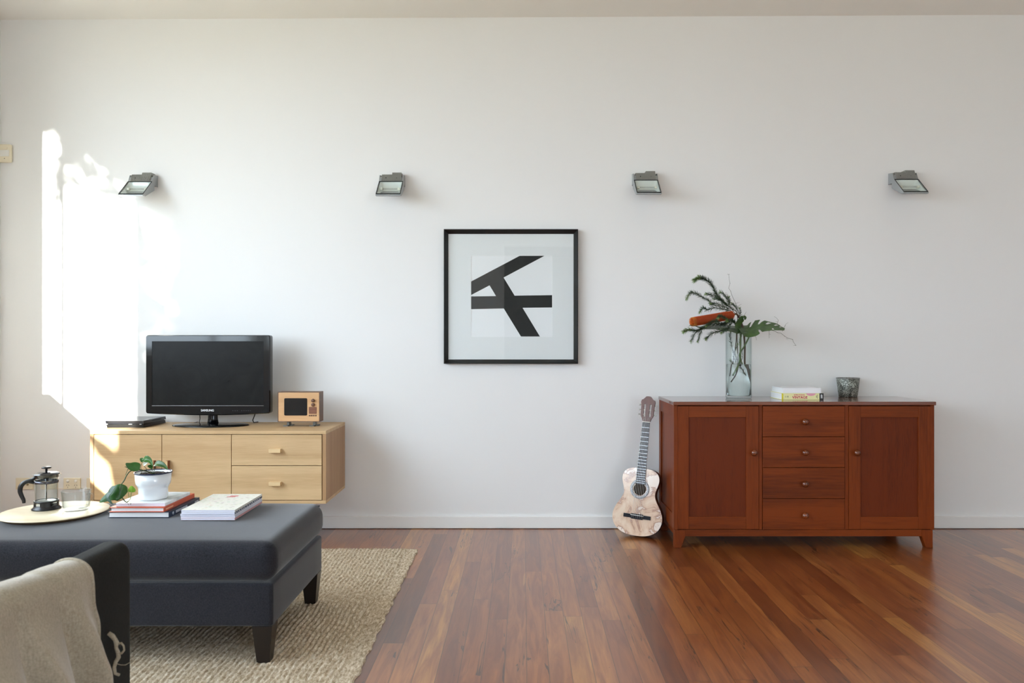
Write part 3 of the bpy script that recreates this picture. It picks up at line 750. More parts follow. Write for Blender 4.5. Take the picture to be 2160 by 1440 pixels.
# ------------------------------------------------------------------ wall floodlights
def sconce_proto():
    y0 = D; W = 0.137; hw = W/2
    t = thing('wall_floodlight', '', 'wall light', (0, y0, 1.945))
    def pt(x, dep, z): return (x, y0-dep, z)
    # body sides as solid plates, back pan, chin
    side = [(0.0005, 1.954), (0.0005, 2.019), (0.05, 2.012), (0.068, 1.973), (0.177, 1.879), (0.177, 1.872), (0.152, 1.873), (0.042, 1.927), (0.042, 1.955)]
    mb = MB()
    for s in (-1, 1):
        xa, xb = sorted((s*hw, s*(hw-0.004)))
        mb.prism([(y0-a, b) for a, b in side], 'X', xa, xb)
    mb.prism([(y0-a, b) for a, b in [(0.042, 1.927), (0.152, 1.873), (0.177, 1.872), (0.177, 1.879), (0.150, 1.881), (0.046, 1.934)]], 'X', -hw+0.004, hw-0.004)
    mb.prism([(y0-a, b) for a, b in [(0.0005, 1.956), (0.0005, 2.0), (0.046, 1.99), (0.046, 1.934), (0.042, 1.934), (0.042, 1.956)]], 'X', -hw+0.004, hw-0.004)
    mb.prism([(y0-a, b) for a, b in [(0.046, 1.97), (0.046, 2.0), (0.055, 2.0), (0.068, 1.973)]], 'X', -hw+0.004, hw-0.004)
    mb.build('housing', M['metal'], t, bevel=0.001)
    # ribbed heat sink, its right half standing taller
    mb = MB()
    n = 21
    for i in range(n):
        x = -0.053+0.106*i/(n-1); hi = 2.0165 if x < 0.004 else 2.0275
        mb.prism([(y0-a, b) for a, b in [(0.004, hi-0.006), (0.004, hi), (0.052, hi-0.001), (0.072, 1.977), (0.070, 1.973), (0.05, 1.99)]], 'X', x-0.0015, x+0.0015)
    for xa, xb, hi in ((-0.054, 0.003, 2.013), (0.003, 0.054, 2.024)):
        mb.prism([(y0-a, b) for a, b in [(0.006, 1.99), (0.006, hi), (0.05, hi-0.002), (0.067, 1.976), (0.05, 1.98)]], 'X', xa, xb)
    hs = mb.build('heat_sink', M['fin'], t)
    for x in (-0.03, 0.03): MB().lathe([(0, 0), (0.003, 0), (0.003, 0.0015), (0, 0.0015)], (x, y0-0.0625, 1.993), 10, rot=Matrix.Rotation(math.radians(65), 3, 'X')).build('screw', M['gasket'], hs)
    # reflector trough behind the glass
    a = Vector((0, -0.070, 1.971)); b = Vector((0, -0.174, 1.881)); ax = (b-a); nrm = Vector((0, -ax.z, ax.y)).normalized()   # into the body
    if nrm.y < 0: nrm = -nrm
    rows = []
    for i in range(15):
        s = i/14; dep = 0.036*math.sin(PI*min(1, s*1.25) if s < 0.4 else PI*(0.5+0.5*(s-0.4)/0.6))
        dep = 0.036*(math.sin(PI*s)**0.6)*(1.0 if s < 0.6 else 1-(s-0.6)*1.2)
        c = a+ax*s+nrm*dep; row = []
        for j in range(13):
            u = -1+2*j/12; x = u*(hw-0.007)
            e = 1-max(0, abs(u)-0.78)/0.22*0.9
            cc = a+ax*s+nrm*dep*e
            row.append((x, y0+cc.y, cc.z))
        rows.append(row)
    rf = MB().grid(rows).build('reflector', M['reflector'], t)
    c = a+ax*0.42+nrm*0.014
    q = MB().tube([(-0.045, y0+c.y, c.z), (0.045, y0+c.y, c.z)], 0.0045, 10); q.build('lamp_tube', M['bulb'], rf)
    for s in (-1, 1):
        mb = MB().box(s*0.048-0.007, s*0.048+0.007, y0+c.y-0.007, y0+c.y+0.012, c.z-0.007, c.z+0.007)
        mb.build('lamp_holder', M['ceramic'], rf, bevel=0.002)
    # glass and its black gasket
    def on(x, s, o): c = a+ax*s-nrm*o; return (x, y0+c.y, c.z)
    g = 0.0026
    mb = MB()
    for (xa, xb, sa, sb) in ((-hw+0.001, hw-0.001, 0.0, 0.03), (-hw+0.001, hw-0.001, 0.975, 1.0), (-hw+0.001, -hw+0.001+g, 0.0, 1.0), (hw-0.001-g, hw-0.001, 0.0, 1.0)):
        mb.hull([on(xa, sa, 0.0), on(xb, sa, 0.0), on(xb, sb, 0.0), on(xa, sb, 0.0)], [on(xa, sa, 0.0028), on(xb, sa, 0.0028), on(xb, sb, 0.0028), on(xa, sb, 0.0028)])
    mb.build('gasket', M['gasket'], t)
    e = hw-0.004
    MB().hull([on(-e, 0.03, 0.0), on(e, 0.03, 0.0), on(e, 0.975, 0.0), on(-e, 0.975, 0.0)], [on(-e, 0.03, 0.002), on(e, 0.03, 0.002), on(e, 0.975, 0.002), on(-e, 0.975, 0.002)]).build('glass', M['pane'], t)
    return t
proto = sconce_proto()
for i, (x, z, lb) in enumerate(((-2.111, -0.013, 'grey wall floodlight above the television, at the far left of the row'), (-0.704, -0.012, 'grey wall floodlight to the upper left of the framed print'),
                                (0.724, -0.004, 'grey wall floodlight between the framed print and the vase of foliage, above the guitar'), (2.183, 0.0, 'grey wall floodlight above the right end of the red wood sideboard'))):
    o = proto if i == 0 else copy_tree(proto)
    o.location = (x, D, 1.945+z); o['label'] = lb; o['group'] = 'floodlights in a row on the white wall'

# ------------------------------------------------------------------ sensor, outlets, wall cable
def sensor():
    x0, x1 = -2.938, -2.868; y0 = D-0.022
    t = thing('motion_sensor', 'cream motion sensor mounted high in the left corner of the wall', 'motion sensor', (-2.903, D, 2.13))
    MB().rbox(x0, x1, y0, D-0.0005, 2.079, 2.182, 0.008, 4).build('case', M['plate'], t, merge=True)
    MB().box(-2.927, -2.876, y0-0.0025, y0+0.001, 2.112, 2.148).build('lens', M['plate_white'], t, bevel=0.002)
    MB().box(-2.917, -2.886, y0-0.0015, y0+0.001, 2.152, 2.166).build('window_bezel', M['plate'], t, bevel=0.001)
    MB().lathe([(0, 0), (0.0022, 0), (0.0022, 0.001), (0, 0.001)], (-2.902, y0-0.0003, 2.1), 12, rot=Matrix.Rotation(PI/2, 3, 'X')).build('indicator', M['slot'], t)
sensor()
def plate(name, label, cat, xa, xb, za, zb, kind, group='electrical plates low on the wall'):
    y = D-0.009
    t = thing(name, label, cat, ((xa+xb)/2, D, (za+zb)/2), group)
    MB().box(xa, xb, y, D-0.0005, za, zb).build('plate', M['plate'], t, bevel=0.002)
    R = Matrix.Rotation(PI/2, 3, 'X')
    xc = (xa+xb)/2; zc = (za+zb)/2
    if kind == 'power':
        for s in (-1, 1):
            cx = xc+s*0.0225
            MB().lathe([(0, 0.004), (0.007, 0.004), (0.0085, 0.002), (0.0085, 0)], (cx, y, zb-0.017), 18, rot=R).build('switch', M['plate_white'], t)
            for (dx, dz, an) in ((-0.006, 0.004, 0.5), (0.006, 0.004, -0.5), (0, -0.008, 0)):
                c = Vector((cx+dx, 0, zc-0.012+dz)); L = 0.004
                u = Vector((math.sin(an)*L, 0, math.cos(an)*L)); v = Vector((math.cos(an)*0.0009, 0, -math.sin(an)*0.0009))
                q = [c-u-v, c-u+v, c+u+v, c+u-v]
                MB().add([(p.x, y-0.0004, p.z) for p in q]+[(p.x, y+0.001, p.z) for p in q], [(0,1,2,3),(0,4,5,1),(1,5,6,2),(2,6,7,3),(3,7,4,0)]).build('socket_slot', M['slot'], t)
    if kind == 'antenna':
        for q in range(3):
            MB().lathe([(0, 0.008), (0.0035, 0.008), (0.0045, 0.006), (0.0055, 0.0)], (xc-0.021+q*0.021, y, zc-0.004), 16, rot=R).build('connector', M['brass'], t)
    if kind == 'switch':
        MB().lathe([(0, 0.003), (0.007, 0.003), (0.008, 0.0)], (xc-0.02, y, zc), 16, rot=R).build('switch', M['plate_white'], t)
kz = lambda py: H-(py-CY)*D/F
kx = lambda px: (px-CX)*D/F
plate('antenna_plate', 'cream wall plate with three small round connectors, leftmost above the tray', 'wall plate', kx(35), kx(71), kz(1031.5), kz(1007.5), 'antenna')
plate('switch_plate', 'cream wall plate partly seen behind the coffee press', 'wall plate', kx(87), kx(122.5), kz(1031.5), kz(1007.5), 'switch')
plate('power_outlet', 'cream double power outlet with two round switches, beside the coffee press', 'power outlet', kx(135.5), kx(171), kz(1031.5), kz(1007.5), 'power')
plate('blank_plate', 'cream wall plate half hidden by the left end of the oak console', 'wall plate', kx(184), kx(219), kz(1031.5), kz(1007.5), 'blank')
cable([P(100, 1030, D-0.012), P(125, 1029.5, D-0.006), P(150, 1030.5, D-0.012), P(175, 1029.5, D-0.006), P(215, 1029, D-0.006)], 0.0012, 'thin cream cable running along the wall under the power outlet', m='plate', name='wall_cable')

# ------------------------------------------------------------------ sideboard
SF, SB = 3.97, 4.383
def sx(px): return (px-CX)*SF/F
def sz(py): return H-(py-CY)*SF/F
ST = 0.7535
def sideboard():
    x0, x1 = sx(1421.5), sx(1971)
    t = thing('sideboard', 'long red-brown stained wood sideboard with two panelled doors and four centre drawers', 'sideboard', ((x0+x1)/2, (SF+SB)/2, 0))
    MB().box(x0-0.004, x1+0.006, SF-0.008, SB, ST-0.019, ST).build('top', M['mah_top'], t, bevel=0.003)
    zb = sz(1117); zr = sz(1131.5)
    # carcass: framed ends, dividers, floor, back
    for s, xa, xb in ((-1, x0, x0+0.02), (1, x1-0.02, x1)):
        mb = MB()
        mb.box(xa, xb, SF, SF+0.05, zb, ST-0.019).box(xa, xb, SB-0.05, SB, zb, ST-0.019)
        mb.box(xa, xb, SF+0.05, SB-0.05, ST-0.08, ST-0.019).box(xa, xb, SF+0.05, SB-0.05, zb, zb+0.075)
        xi = (xa+0.007, xb) if s < 0 else (xa, xb-0.007)
        mb.box(xi[0], xi[1], SF+0.049, SB-0.049, zb+0.07, ST-0.075)
        mb.build('end_panel', M['mah_z'], t, bevel=0.0015)
    mb = MB()
    mb.box(x0+0.02, x1-0.02, SF+0.024, SB, zb, zb+0.018)
    mb.box(x0+0.02, x1-0.02, SB-0.008, SB, zb+0.018, ST-0.02)
    mb.build('carcass', M['mah_x'], t)
    for xa, xb in ((sx(1601.8), sx(1608.4)), (sx(1782.8), sx(1790.5))):
        MB().box(xa, xb, SF+0.004, SB-0.01, zb+0.001, ST-0.0195).build('divider', M['mah_z'], t, bevel=0.001)
    MB().box(x0+0.021, x1-0.021, SF+0.028, SF+0.034, zb+0.018, ST-0.02).build('gap_backing', M['mah_dark'], t)
    MB().box(sx(1445), sx(1946), SF+0.006, SF+0.026, zr, zb-0.0005).build('front_rail', M['mah_x'], t, bevel=0.001)
    MB().box(x0+0.01, x0+0.028, SF+0.05, SB-0.05, zr, zb-0.0005).build('side_rail', M['mah_x'], t, bevel=0.001)
    MB().box(x1-0.028, x1-0.01, SF+0.05, SB-0.05, zr, zb-0.0005).build('side_rail', M['mah_x'], t, bevel=0.001)
    def knob(px, py, par):
        prof = [(0.0, 0.030), (0.006, 0.0295), (0.012, 0.027), (0.0165, 0.021), (0.0168, 0.016), (0.014, 0.0115), (0.008, 0.009), (0.0065, 0.004), (0.008, 0.0)]
        MB().lathe(prof, (sx(px), SF+0.0022, sz(py)), 24, rot=Matrix.Rotation(PI/2, 3, 'X')).build('knob', M['mah_top'], par)
    zt = sz(856.3); zd = sz(1116)
    for (a, b, ia, ib, ku) in ((1427.2, 1600.9, 1453.2, 1574.3, 1589), (1791.3, 1964.6, 1815.8, 1937.8, 1806)):
        xa, xb, xc, xd = sx(a), sx(b), sx(ia), sx(ib); za, zc = sz(880), sz(1090)
        mb = MB()
        mb.box(xa, xc, SF+0.002, SF+0.022, zd, zt).box(xd, xb, SF+0.002, SF+0.022, zd, zt)
        d = mb.build('door', M['mah_z'], t, bevel=0.0012)
        for q0, q1 in ((za, zt), (zd, zc)): MB().box(xc+0.0003, xd-0.0003, SF+0.0025, SF+0.022, q0, q1).build('door_rail', M['mah_x'], d, bevel=0.0012)
        MB().box(xc-0.002, xd+0.002, SF+0.010, SF+0.018, zc-0.002, za+0.002).build('door_panel', M['mah_panel'], d)
        knob(ku, 954, d)
    ys = [856.3, 921, 986, 1051.2, 1117]
    for i in range(4):
        za, zc = sz(ys[i+1])+0.0012, sz(ys[i])-0.0012
        if i == 0: zc = zt
        d = MB().box(sx(1609.3), sx(1782), SF+0.001, SF+0.021, za, zc).build('drawer', M['mah_x'], t, bevel=0.0012)
        knob(1696.8, (889, 953.7, 1019.8, 1086)[i], d)
    # splayed feet
    for s in (-1, 1):
        for fy in (0, 1):
            ya, yb = (SF+0.004, SF+0.04) if fy == 0 else (SB-0.045, SB-0.01)
            xo = x0+0.004 if s < 0 else x1-0.006
            w1, w0 = 0.056, 0.034
            tip = 0.012*0
            poly = [(xo-s*w1, zb-0.001), (xo-s*w1, zr), (xo-s*(w0+0.004), 0.012), (xo-s*w0, 0.0006), (xo, 0.0006), (xo, zb-0.001)]
            MB().prism(poly, 'Y', ya, yb).build('foot', M['mah_z'], t, bevel=0.0015)
sideboard()

# ------------------------------------------------------------------ books and pot on the sideboard
def book(t, x0, x1, y0, y1, z0, z1, cover, pages, spine, hard=0.002, over=0.003):
    """pages block and cover wrapped round the spine side ('R' = +x, 'F' = -y)"""
    c = hard
    if spine == 'R':
        MB().box(x0+over, x1-c*1.2, y0+over, y1-over, z0+c, z1-c).build('page_block', pages, t)
        mb = MB().box(x0, x1, y0, y1, z0, z0+c).box(x0, x1, y0, y1, z1-c, z1).box(x1-c, x1, y0, y1, z0+c, z1-c)
    else:
        MB().box(x0+over, x1-over, y0+c*1.2, y1-over, z0+c, z1-c).build('page_block', pages, t)
        mb = MB().box(x0, x1, y0, y1, z0, z0+c).box(x0, x1, y0, y1, z1-c, z1).box(x0, x1, y0, y0+c, z0+c, z1-c)
    return mb.build('cover', cover, t, bevel=0.0006)
def page_mat(name, col):
    m = mat(name, col, 0.85); n = N(m)
    f = n.noise(n.coord((3, 3, 1400)), 1.0, 2)
    n.ln(n.ramp(f, [(0.3, tuple(q*0.86 for q in col[:3])+(1,)), (0.6, col)]), n.b.inputs['Base Color']); return m
M['pages'] = page_mat('book_pages', rgb(240, 240, 240)); M['pages_cool'] = page_mat('magazine_pages', rgb(226, 226, 240))
M['white_cover'] = mat('white_cover', rgb(238, 238, 240), 0.35)
def sideboard_books():
    z = ST
    y0 = 4.094; k = y0/F
    xa, xb = (1649-CX)*k, (1737-CX)*k; z1 = z+0.0345
    t = thing('book', 'yellow book with pink VINTAGE spine lettering, under the white book on the sideboard', 'book', ((xa+xb)/2, y0+0.09, z), 'books on the sideboard')
    cv = book(t, xa, xb, y0, y0+0.185, z+0.0004, z1, mat('pale_yellow_cover', rgb(240, 236, 176), 0.4), M['pages'], 'F', 0.002)
    bz = lambda py: H-(py-CY)*k; bx = lambda px: (px-CX)*k
    ys = y0-0.0005
    MB().box(xa-0.0002, bx(1652.3), ys, y0+0.001, z+0.0004, z1).build('spine_band', mat('strong_yellow', rgb(226, 214, 60), 0.4), cv)
    MB().box(bx(1728.5), xb+0.0004, ys, y0+0.001, z+0.0002, z1+0.0002).build('spine_band', mat('ink_black', rgb(20, 20, 22), 0.4), cv)
    pink = mat('pink_print', rgb(206, 60, 100), 0.5); pale = mat('pale_pink_print', rgb(232, 160, 180), 0.5)
    text_mb('VINTAGE', 0.0185, Matrix.Translation((bx(1687.2), ys, bz(838.0))) @ FRONT, 0.0003, 1.05, 0.0005).build('title', pink, cv)
    text_mb('EVERYTHING', 0.0085, Matrix.Translation((bx(1686), ys, bz(832.8))) @ FRONT, 0.0003, 1.15, 0.0002).build('title', pink, cv)
    text_mb('2009', 0.0125, Matrix.Translation((bx(1733.2), ys-0.0004, bz(836))) @ FRONT @ Matrix.Rotation(PI/2, 4, 'Z'), 0.0003, 0.85, 0.0004).build('year', M['white_cover'], cv)
    pts = [(bx(1701)+0.0, z1)]
    semi = [(bx(1710.5)+0.025*math.cos(a), z1-0.0005+0.013*math.sin(a)) for a in [PI+PI*q/16 for q in range(17)]]
    MB().prism(semi, 'Y', ys+0.0002, y0+0.001).build('emblem', pale, cv)
    MB().lathe([(0.003, 0.0), (0.003, 0.0006), (0.0042, 0.0006), (0.0042, 0)], (bx(1657.3), y0, bz(836.3)), 16, rot=Matrix.Rotation(PI/2, 3, 'X')).build('emblem', mat('grey_print', rgb(150, 150, 110), 0.5), cv)
    mb = MB()
    for q in range(2): mb.box(bx(1661+q*1.2), bx(1661.6+q*1.2), ys, y0+0.001, bz(838), bz(834.5))
    mb.box(bx(1724), bx(1724.7), ys, y0+0.001, bz(840.5), bz(832)).box(bx(1721.8), bx(1722.6), ys, y0+0.001, bz(838.5), bz(834))
    mb.build('small_print', mat('small_print', rgb(110, 105, 90), 0.5), cv)
    xa, xb = bx(1651.5), bx(1732.2)
    t = thing('book', 'thick plain white book lying on top of the yellow book on the sideboard', 'book', ((xa+xb)/2, y0+0.09, z1), 'books on the sideboard')
    book(t, xa, xb, y0+0.002, y0+0.178, z1+0.0004, z1+0.0285, M['white_cover'], M['pages'], 'F', 0.0016, 0.001)
sideboard_books()
def speckled_pot():
    c = P(1789.5, 837, 4.33); x = c.x; y = 4.335
    m = mat('speckled_grey_glaze', rgb(110, 112, 104), 0.4); n = N(m)
    f = n.noise(n.coord((1,1,1)), 190, 3, 0.7); f2 = n.noise(n.coord((1,1,1)), 26, 2)
    n.ln(n.ramp(n.math('ADD', n.math('MULTIPLY', f, 0.75), n.math('MULTIPLY', f2, 0.25)), [(0.40, rgb(48, 50, 46)), (0.5, rgb(98, 100, 90)), (0.58, rgb(186, 190, 180))]), n.b.inputs['Base Color'])
    n.bump(f, 0.5, 0.002); n.b.inputs['Metallic'].default_value = 0.3
    t = thing('flower_pot', 'small empty grey speckled tapered pot on the right half of the sideboard', 'pot', (x, y, ST))
    MB().lathe([(0, 0.0006), (0.047, 0.0006), (0.0495, 0.003), (0.0615, 0.104), (0.0605, 0.1055), (0.059, 0.104), (0.047, 0.006), (0, 0.006)], (x, y, ST), 48).build('pot_body', m, t)
    MB().lathe([(0.0612, 0.1025), (0.0628, 0.104), (0.0625, 0.107), (0.0605, 0.107), (0.060, 0.103)], (x, y, ST), 48).build('rim', mat('tin_rim', rgb(150, 152, 152), 0.3, 0.9), t)
speckled_pot()

# ------------------------------------------------------------------ vase of foliage
VX, VY, VR = 1.212, 4.222, 0.069
def vase():
    t = thing('glass_vase', 'tall clear cylinder vase half full of water on the sideboard', 'vase', (VX, VY, ST))
    MB().lathe([(0, 0.0006), (VR-0.004, 0.0006), (VR, 0.005), (VR, 0.356), (VR-0.0015, 0.358), (VR-0.003, 0.356), (VR-0.003, 0.020), (VR-0.010, 0.014), (0, 0.013)], (VX, VY, ST), 64).build('vase_wall', M['vase_glass'], t)
    MB().lathe([(0, 0.0145), (VR-0.011, 0.0150), (VR-0.0045, 0.021), (VR-0.0040, 0.185), (VR-0.0045, 0.1858), (0, 0.1852)], (VX, VY, ST), 64).build('water', M['water'], t)
vase()
M['needle'] = mat('dark_needles', rgb(62, 84, 56), 0.6); M['needle_tip'] = mat('fresh_needles', rgb(104, 130, 66), 0.6)
M['stem_dark'] = mat('dark_stem', rgb(66, 56, 40), 0.7); M['stem_green'] = mat('green_stem', rgb(86, 110, 60), 0.5)
def catmull(pts, n=8):
    pts = [Vector(p) for p in pts]; out = []
    for i in range(len(pts)-1):
        p0, p1, p2, p3 = pts[max(i-1, 0)], pts[i], pts[i+1], pts[min(i+2, len(pts)-1)]
        for k in range(n):
            s = k/n; out.append(0.5*((2*p1)+(p2-p0)*s+(2*p0-5*p1+4*p2-p3)*s*s+(3*p1-p0-3*p2+p3)*s**3))
    out.append(pts[-1]); return out
def Q(zx, zy, d): return P(1430+zx/8, 560+zy/8, d)                     # reads positions off the foliage, each at its own depth
def sprig(stem, needles, pts, r0=0.0022, nl=0.024, dens=900, start=0.1, lean=0.75, rs=random.Random(5)):
    c = catmull(pts, 8); n = len(c)
    stem.tube(c, [r0*(1-0.7*i/(n-1)) for i in range(n)], 6)
    L = sum((c[i+1]-c[i]).length for i in range(n-1)); cnt = int(L*dens*1.6)
    for q in range(cnt):
        s = start+(1-start)*(q+rs.random())/cnt; f = min(s*(n-1), n-1.001); i = int(f); p = c[i].lerp(c[i+1], f-i); t = (c[i+1]-c[i]).normalized()
        a = Vector((rs.gauss(0, 1), rs.gauss(0, 1), rs.gauss(0, 1))); a = (a-t*a.dot(t)).normalized()
        d = (t*lean+a*(1.0-0.3*s)).normalized(); ln = nl*1.3*(0.75+0.4*rs.random())*(1.0 if s < 0.9 else 0.9)
        e = p+d*ln; mid = p+d*ln*0.5+t*0.002
        wv = d.cross(a).normalized()*0.0009
        if wv.length < 1e-6: continue
        up = a*0.0006
        vs = [p-wv*0.6, p+wv*0.6, mid+wv+up, mid-wv+up, e]
        needles.add(vs, [(0, 1, 2, 3), (3, 2, 4)], False, 1 if s > 0.86 else 0)
def branch(label, defs, loc, extra=None):
    t = thing('evergreen_branch', label, 'branch', loc, 'evergreen cuttings in the glass vase')
    stem, nd = MB(), MB(); rs = random.Random(11)
    for d in defs: sprig(stem, nd, d[0], d[1], d[2], d[3], d[4] if len(d) > 4 else 0.1, rs=rs)
    stem.build('stem', M['stem_dark'], t)
    o = nd.build('needles', [M['needle'], M['needle_tip']], t); o['kind'] = 'stuff'
base = Vector((VX-0.005, VY+0.012, ST+0.33)); foot1 = Vector((VX-0.028, VY+0.01, ST+0.09))
branch('feathery dark green evergreen branch arching to the upper left above the orange flower', [
    ([foot1, Vector((VX+0.0, VY+0.012, ST+0.16)), base, Q(1000, 820, 4.23), Q(900, 720, 4.235), Q(740, 590, 4.24), Q(650, 480, 4.24), Q(560, 310, 4.22), Q(460, 230, 4.2), Q(370, 205, 4.18), Q(285, 245, 4.16)], 0.0028, 0.021, 800, 0.42),
    ([Q(900, 720, 4.235), Q(600, 665, 4.27), Q(520, 590, 4.28), Q(400, 530, 4.28), Q(310, 470, 4.27), Q(220, 460, 4.25), Q(150, 545, 4.23)], 0.0018, 0.019, 850),
    ([Q(740, 590, 4.24), Q(640, 530, 4.2), Q(560, 495, 4.18), Q(480, 480, 4.17)], 0.0012, 0.018, 900),
    ([Q(880, 700, 4.23), Q(850, 590, 4.2), Q(800, 500, 4.18), Q(720, 450, 4.17)], 0.0012, 0.018, 900),
    ([Q(860, 700, 4.24), Q(780, 620, 4.26), Q(690, 560, 4.29), Q(600, 560, 4.3)], 0.0012, 0.016, 900),
    ([Q(930, 780, 4.23), Q(800, 740, 4.19), Q(620, 715, 4.18), Q(500, 750, 4.17), Q(430, 715, 4.16), Q(380, 775, 4.15)], 0.0014, 0.017, 900),
    ([Q(1040, 860, 4.23), Q(1000, 740, 4.25), Q(950, 670, 4.26), Q(920, 650, 4.26)], 0.0012, 0.016, 900),
    ([Q(960, 800, 4.23), Q(870, 660, 4.2), Q(860, 540, 4.19)], 0.0012, 0.016, 900),
    ([Q(900, 760, 4.24), Q(760, 680, 4.22), Q(640, 640, 4.2), Q(560, 640, 4.2)], 0.0012, 0.016, 950),
    ([Q(1050, 880, 4.24), Q(1055, 790, 4.22), Q(1040, 720, 4.21)], 0.001, 0.013, 800),
], (VX-0.03, VY, ST+0.1))
foot2 = Vector((VX-0.045, VY-0.01, ST+0.12))
branch('feathery evergreen branch drooping to the lower left below the orange flower', [
    ([foot2, Vector((VX-0.03, VY-0.01, ST+0.22)), Vector((VX-0.015, VY-0.01, ST+0.33)), Q(960, 980, 4.2), Q(850, 960, 4.18), Q(750, 990, 4.15), Q(600, 985, 4.12), Q(450, 1035, 4.1), Q(330, 1090, 4.09), Q(190, 1080, 4.08), Q(110, 1110, 4.07)], 0.0026, 0.019, 850, 0.38),
    ([Q(370, 1075, 4.09), Q(270, 1170, 4.08), Q(225, 1270, 4.07)], 0.0012, 0.017, 950),
    ([Q(400, 1070, 4.09), Q(370, 1160, 4.1), Q(335, 1280, 4.1)], 0.0012, 0.015, 950),
    ([Q(880, 1040, 4.18), Q(800, 1085, 4.16), Q(700, 1100, 4.14), Q(580, 1140, 4.12), Q(510, 1200, 4.11), Q(480, 1230, 4.11)], 0.0014, 0.018, 950),
    ([Q(700, 985, 4.14), Q(640, 930, 4.08), Q(560, 960, 4.07), Q(480, 1010, 4.06)], 0.0012, 0.016, 900),
    ([Q(900, 960, 4.17), Q(800, 890, 4.1), Q(730, 850, 4.08), Q(690, 870, 4.07)], 0.0012, 0.015, 900),
    ([Q(960, 900, 4.18), Q(880, 1000, 4.13), Q(820, 1080, 4.12), Q(740, 1130, 4.12)], 0.0012, 0.015, 900),
    ([Q(980, 1000, 4.19), Q(930, 930, 4.14), Q(840, 930, 4.1)], 0.0012, 0.015, 900),
], (VX-0.05, VY, ST+0.12))
def in_vase(px, py, dy): v = P(px, py, VY+dy); return v
branch('thin evergreen cutting standing inside the glass vase', [
    ([in_vase(1568, 792, 0.02), in_vase(1556, 762, 0.0), in_vase(1545, 735, -0.01), in_vase(1540, 712, 0.0), in_vase(1541, 698, 0.01)], 0.0014, 0.014, 700, 0.0),
    ([in_vase(1560, 775, 0.02), in_vase(1566, 750, 0.03), in_vase(1560, 722, 0.03), in_vase(1566, 700, 0.02)], 0.0012, 0.012, 500, 0.0),
    ([in_vase(1552, 765, -0.02), in_vase(1548, 748, -0.03), in_vase(1556, 726, -0.035)], 0.001, 0.013, 600, 0.0),
    ([in_vase(1558, 770, 0.03), in_vase(1545, 766, 0.03), in_vase(1541, 760, 0.02)], 0.001, 0.012, 600, 0.0),
], (VX, VY, ST+0.1))
def twig(label, chains, loc):
    t = thing('bare_twig', label, 'twig', loc, 'bare twigs in the glass vase')
    mb = MB()
    for pts, r in chains:
        mb.tube(pts, [r*(1-0.5*i/(len(pts)-1)) for i in range(len(pts))], 5)
        for p in pts[1::2]: mb.lathe([(0, -r*1.6), (r*1.5, 0), (0, r*1.6)], p, 6)
    mb.build('stem', M['stem_dark'], t)
twig('thin bare twig rising straight up from the vase foliage', [
    ([Vector((VX+0.02, VY+0.02, ST+0.2)), Vector((VX+0.012, VY+0.015, ST+0.33)), Q(1040, 800, 4.24), Q(975, 640, 4.24), Q(910, 500, 4.24), Q(890, 430, 4.24), Q(855, 380, 4.24), Q(880, 300, 4.24), Q(865, 230, 4.24), Q(858, 150, 4.24)], 0.0011),
    ([Q(835, 145, 4.24), Q(858, 152, 4.24), Q(872, 145, 4.24)], 0.0007), ([Q(975, 640, 4.24), Q(1010, 625, 4.24), Q(1040, 620, 4.24)], 0.0006),
    ([Q(1010, 690, 4.24), Q(1050, 660, 4.24), Q(1075, 652, 4.24)], 0.0006), ([Q(1080, 860, 4.2), Q(1130, 820, 4.19), Q(1155, 775, 4.18)], 0.0007)], (VX, VY, ST+0.2))
twig('crooked bare twig reaching out to the lower right of the vase', [
    ([Vector((VX+0.03, VY, ST+0.25)), Vector((VX+0.035, VY-0.005, ST+0.345)), Q(1230, 1100, 4.19), Q(1300, 1112, 4.16), Q(1400, 1072, 4.14), Q(1520, 1080, 4.13), Q(1620, 1098, 4.12), Q(1680, 1130, 4.12), Q(1740, 1140, 4.11), Q(1800, 1190, 4.11), Q(1850, 1222, 4.1), Q(1935, 1245, 4.1), Q(1950, 1290, 4.1), Q(1990, 1345, 4.1)], 0.0013),
    ([Q(1300, 1112, 4.16), Q(1298, 1160, 4.16), Q(1315, 1200, 4.16), Q(1325, 1250, 4.16)], 0.0009), ([Q(1540, 1085, 4.13), Q(1540, 1150, 4.13), Q(1540, 1225, 4.13)], 0.0009),
    ([Q(1540, 1150, 4.13), Q(1560, 1160, 4.13)], 0.0006), ([Q(1670, 1000, 4.12), Q(1695, 920, 4.12), Q(1660, 880, 4.12), Q(1630, 862, 4.12)], 0.0008),
    ([Q(1650, 945, 4.12), Q(1685, 950, 4.12)], 0.0006), ([Q(1760, 1110, 4.11), Q(1800, 1030, 4.11), Q(1820, 985, 4.11), Q(1855, 965, 4.11)], 0.0008), ([Q(1800, 1030, 4.11), Q(1815, 1010, 4.11)], 0.0006),
    ([Q(1850, 1222, 4.1), Q(1825, 1235, 4.1), Q(1865, 1250, 4.1)], 0.0006), ([Q(1990, 1345, 4.1), Q(1950, 1350, 4.1)], 0.0006)], (VX+0.03, VY, ST+0.25))
def leaf_rows(c, side_fn, width_fn, nt=12, fold=0.2, cup=0.0):
    rows = []; n = len(c)
    for i in range(n):
        s = i/(n-1); t = (c[min(i+1, n-1)]-c[max(i-1, 0)]).normalized()
        sd = side_fn(s); sd = (sd-t*sd.dot(t)).normalized(); nr = sd.cross(t)
        w = width_fn(s); row = []
        for j in range(nt+1):
            u = -1+2*j/nt
            row.append(c[i]+sd*(w*u)+nr*(-w*fold*abs(u)+cup*w*u*u))
        rows.append(row)
    return rows
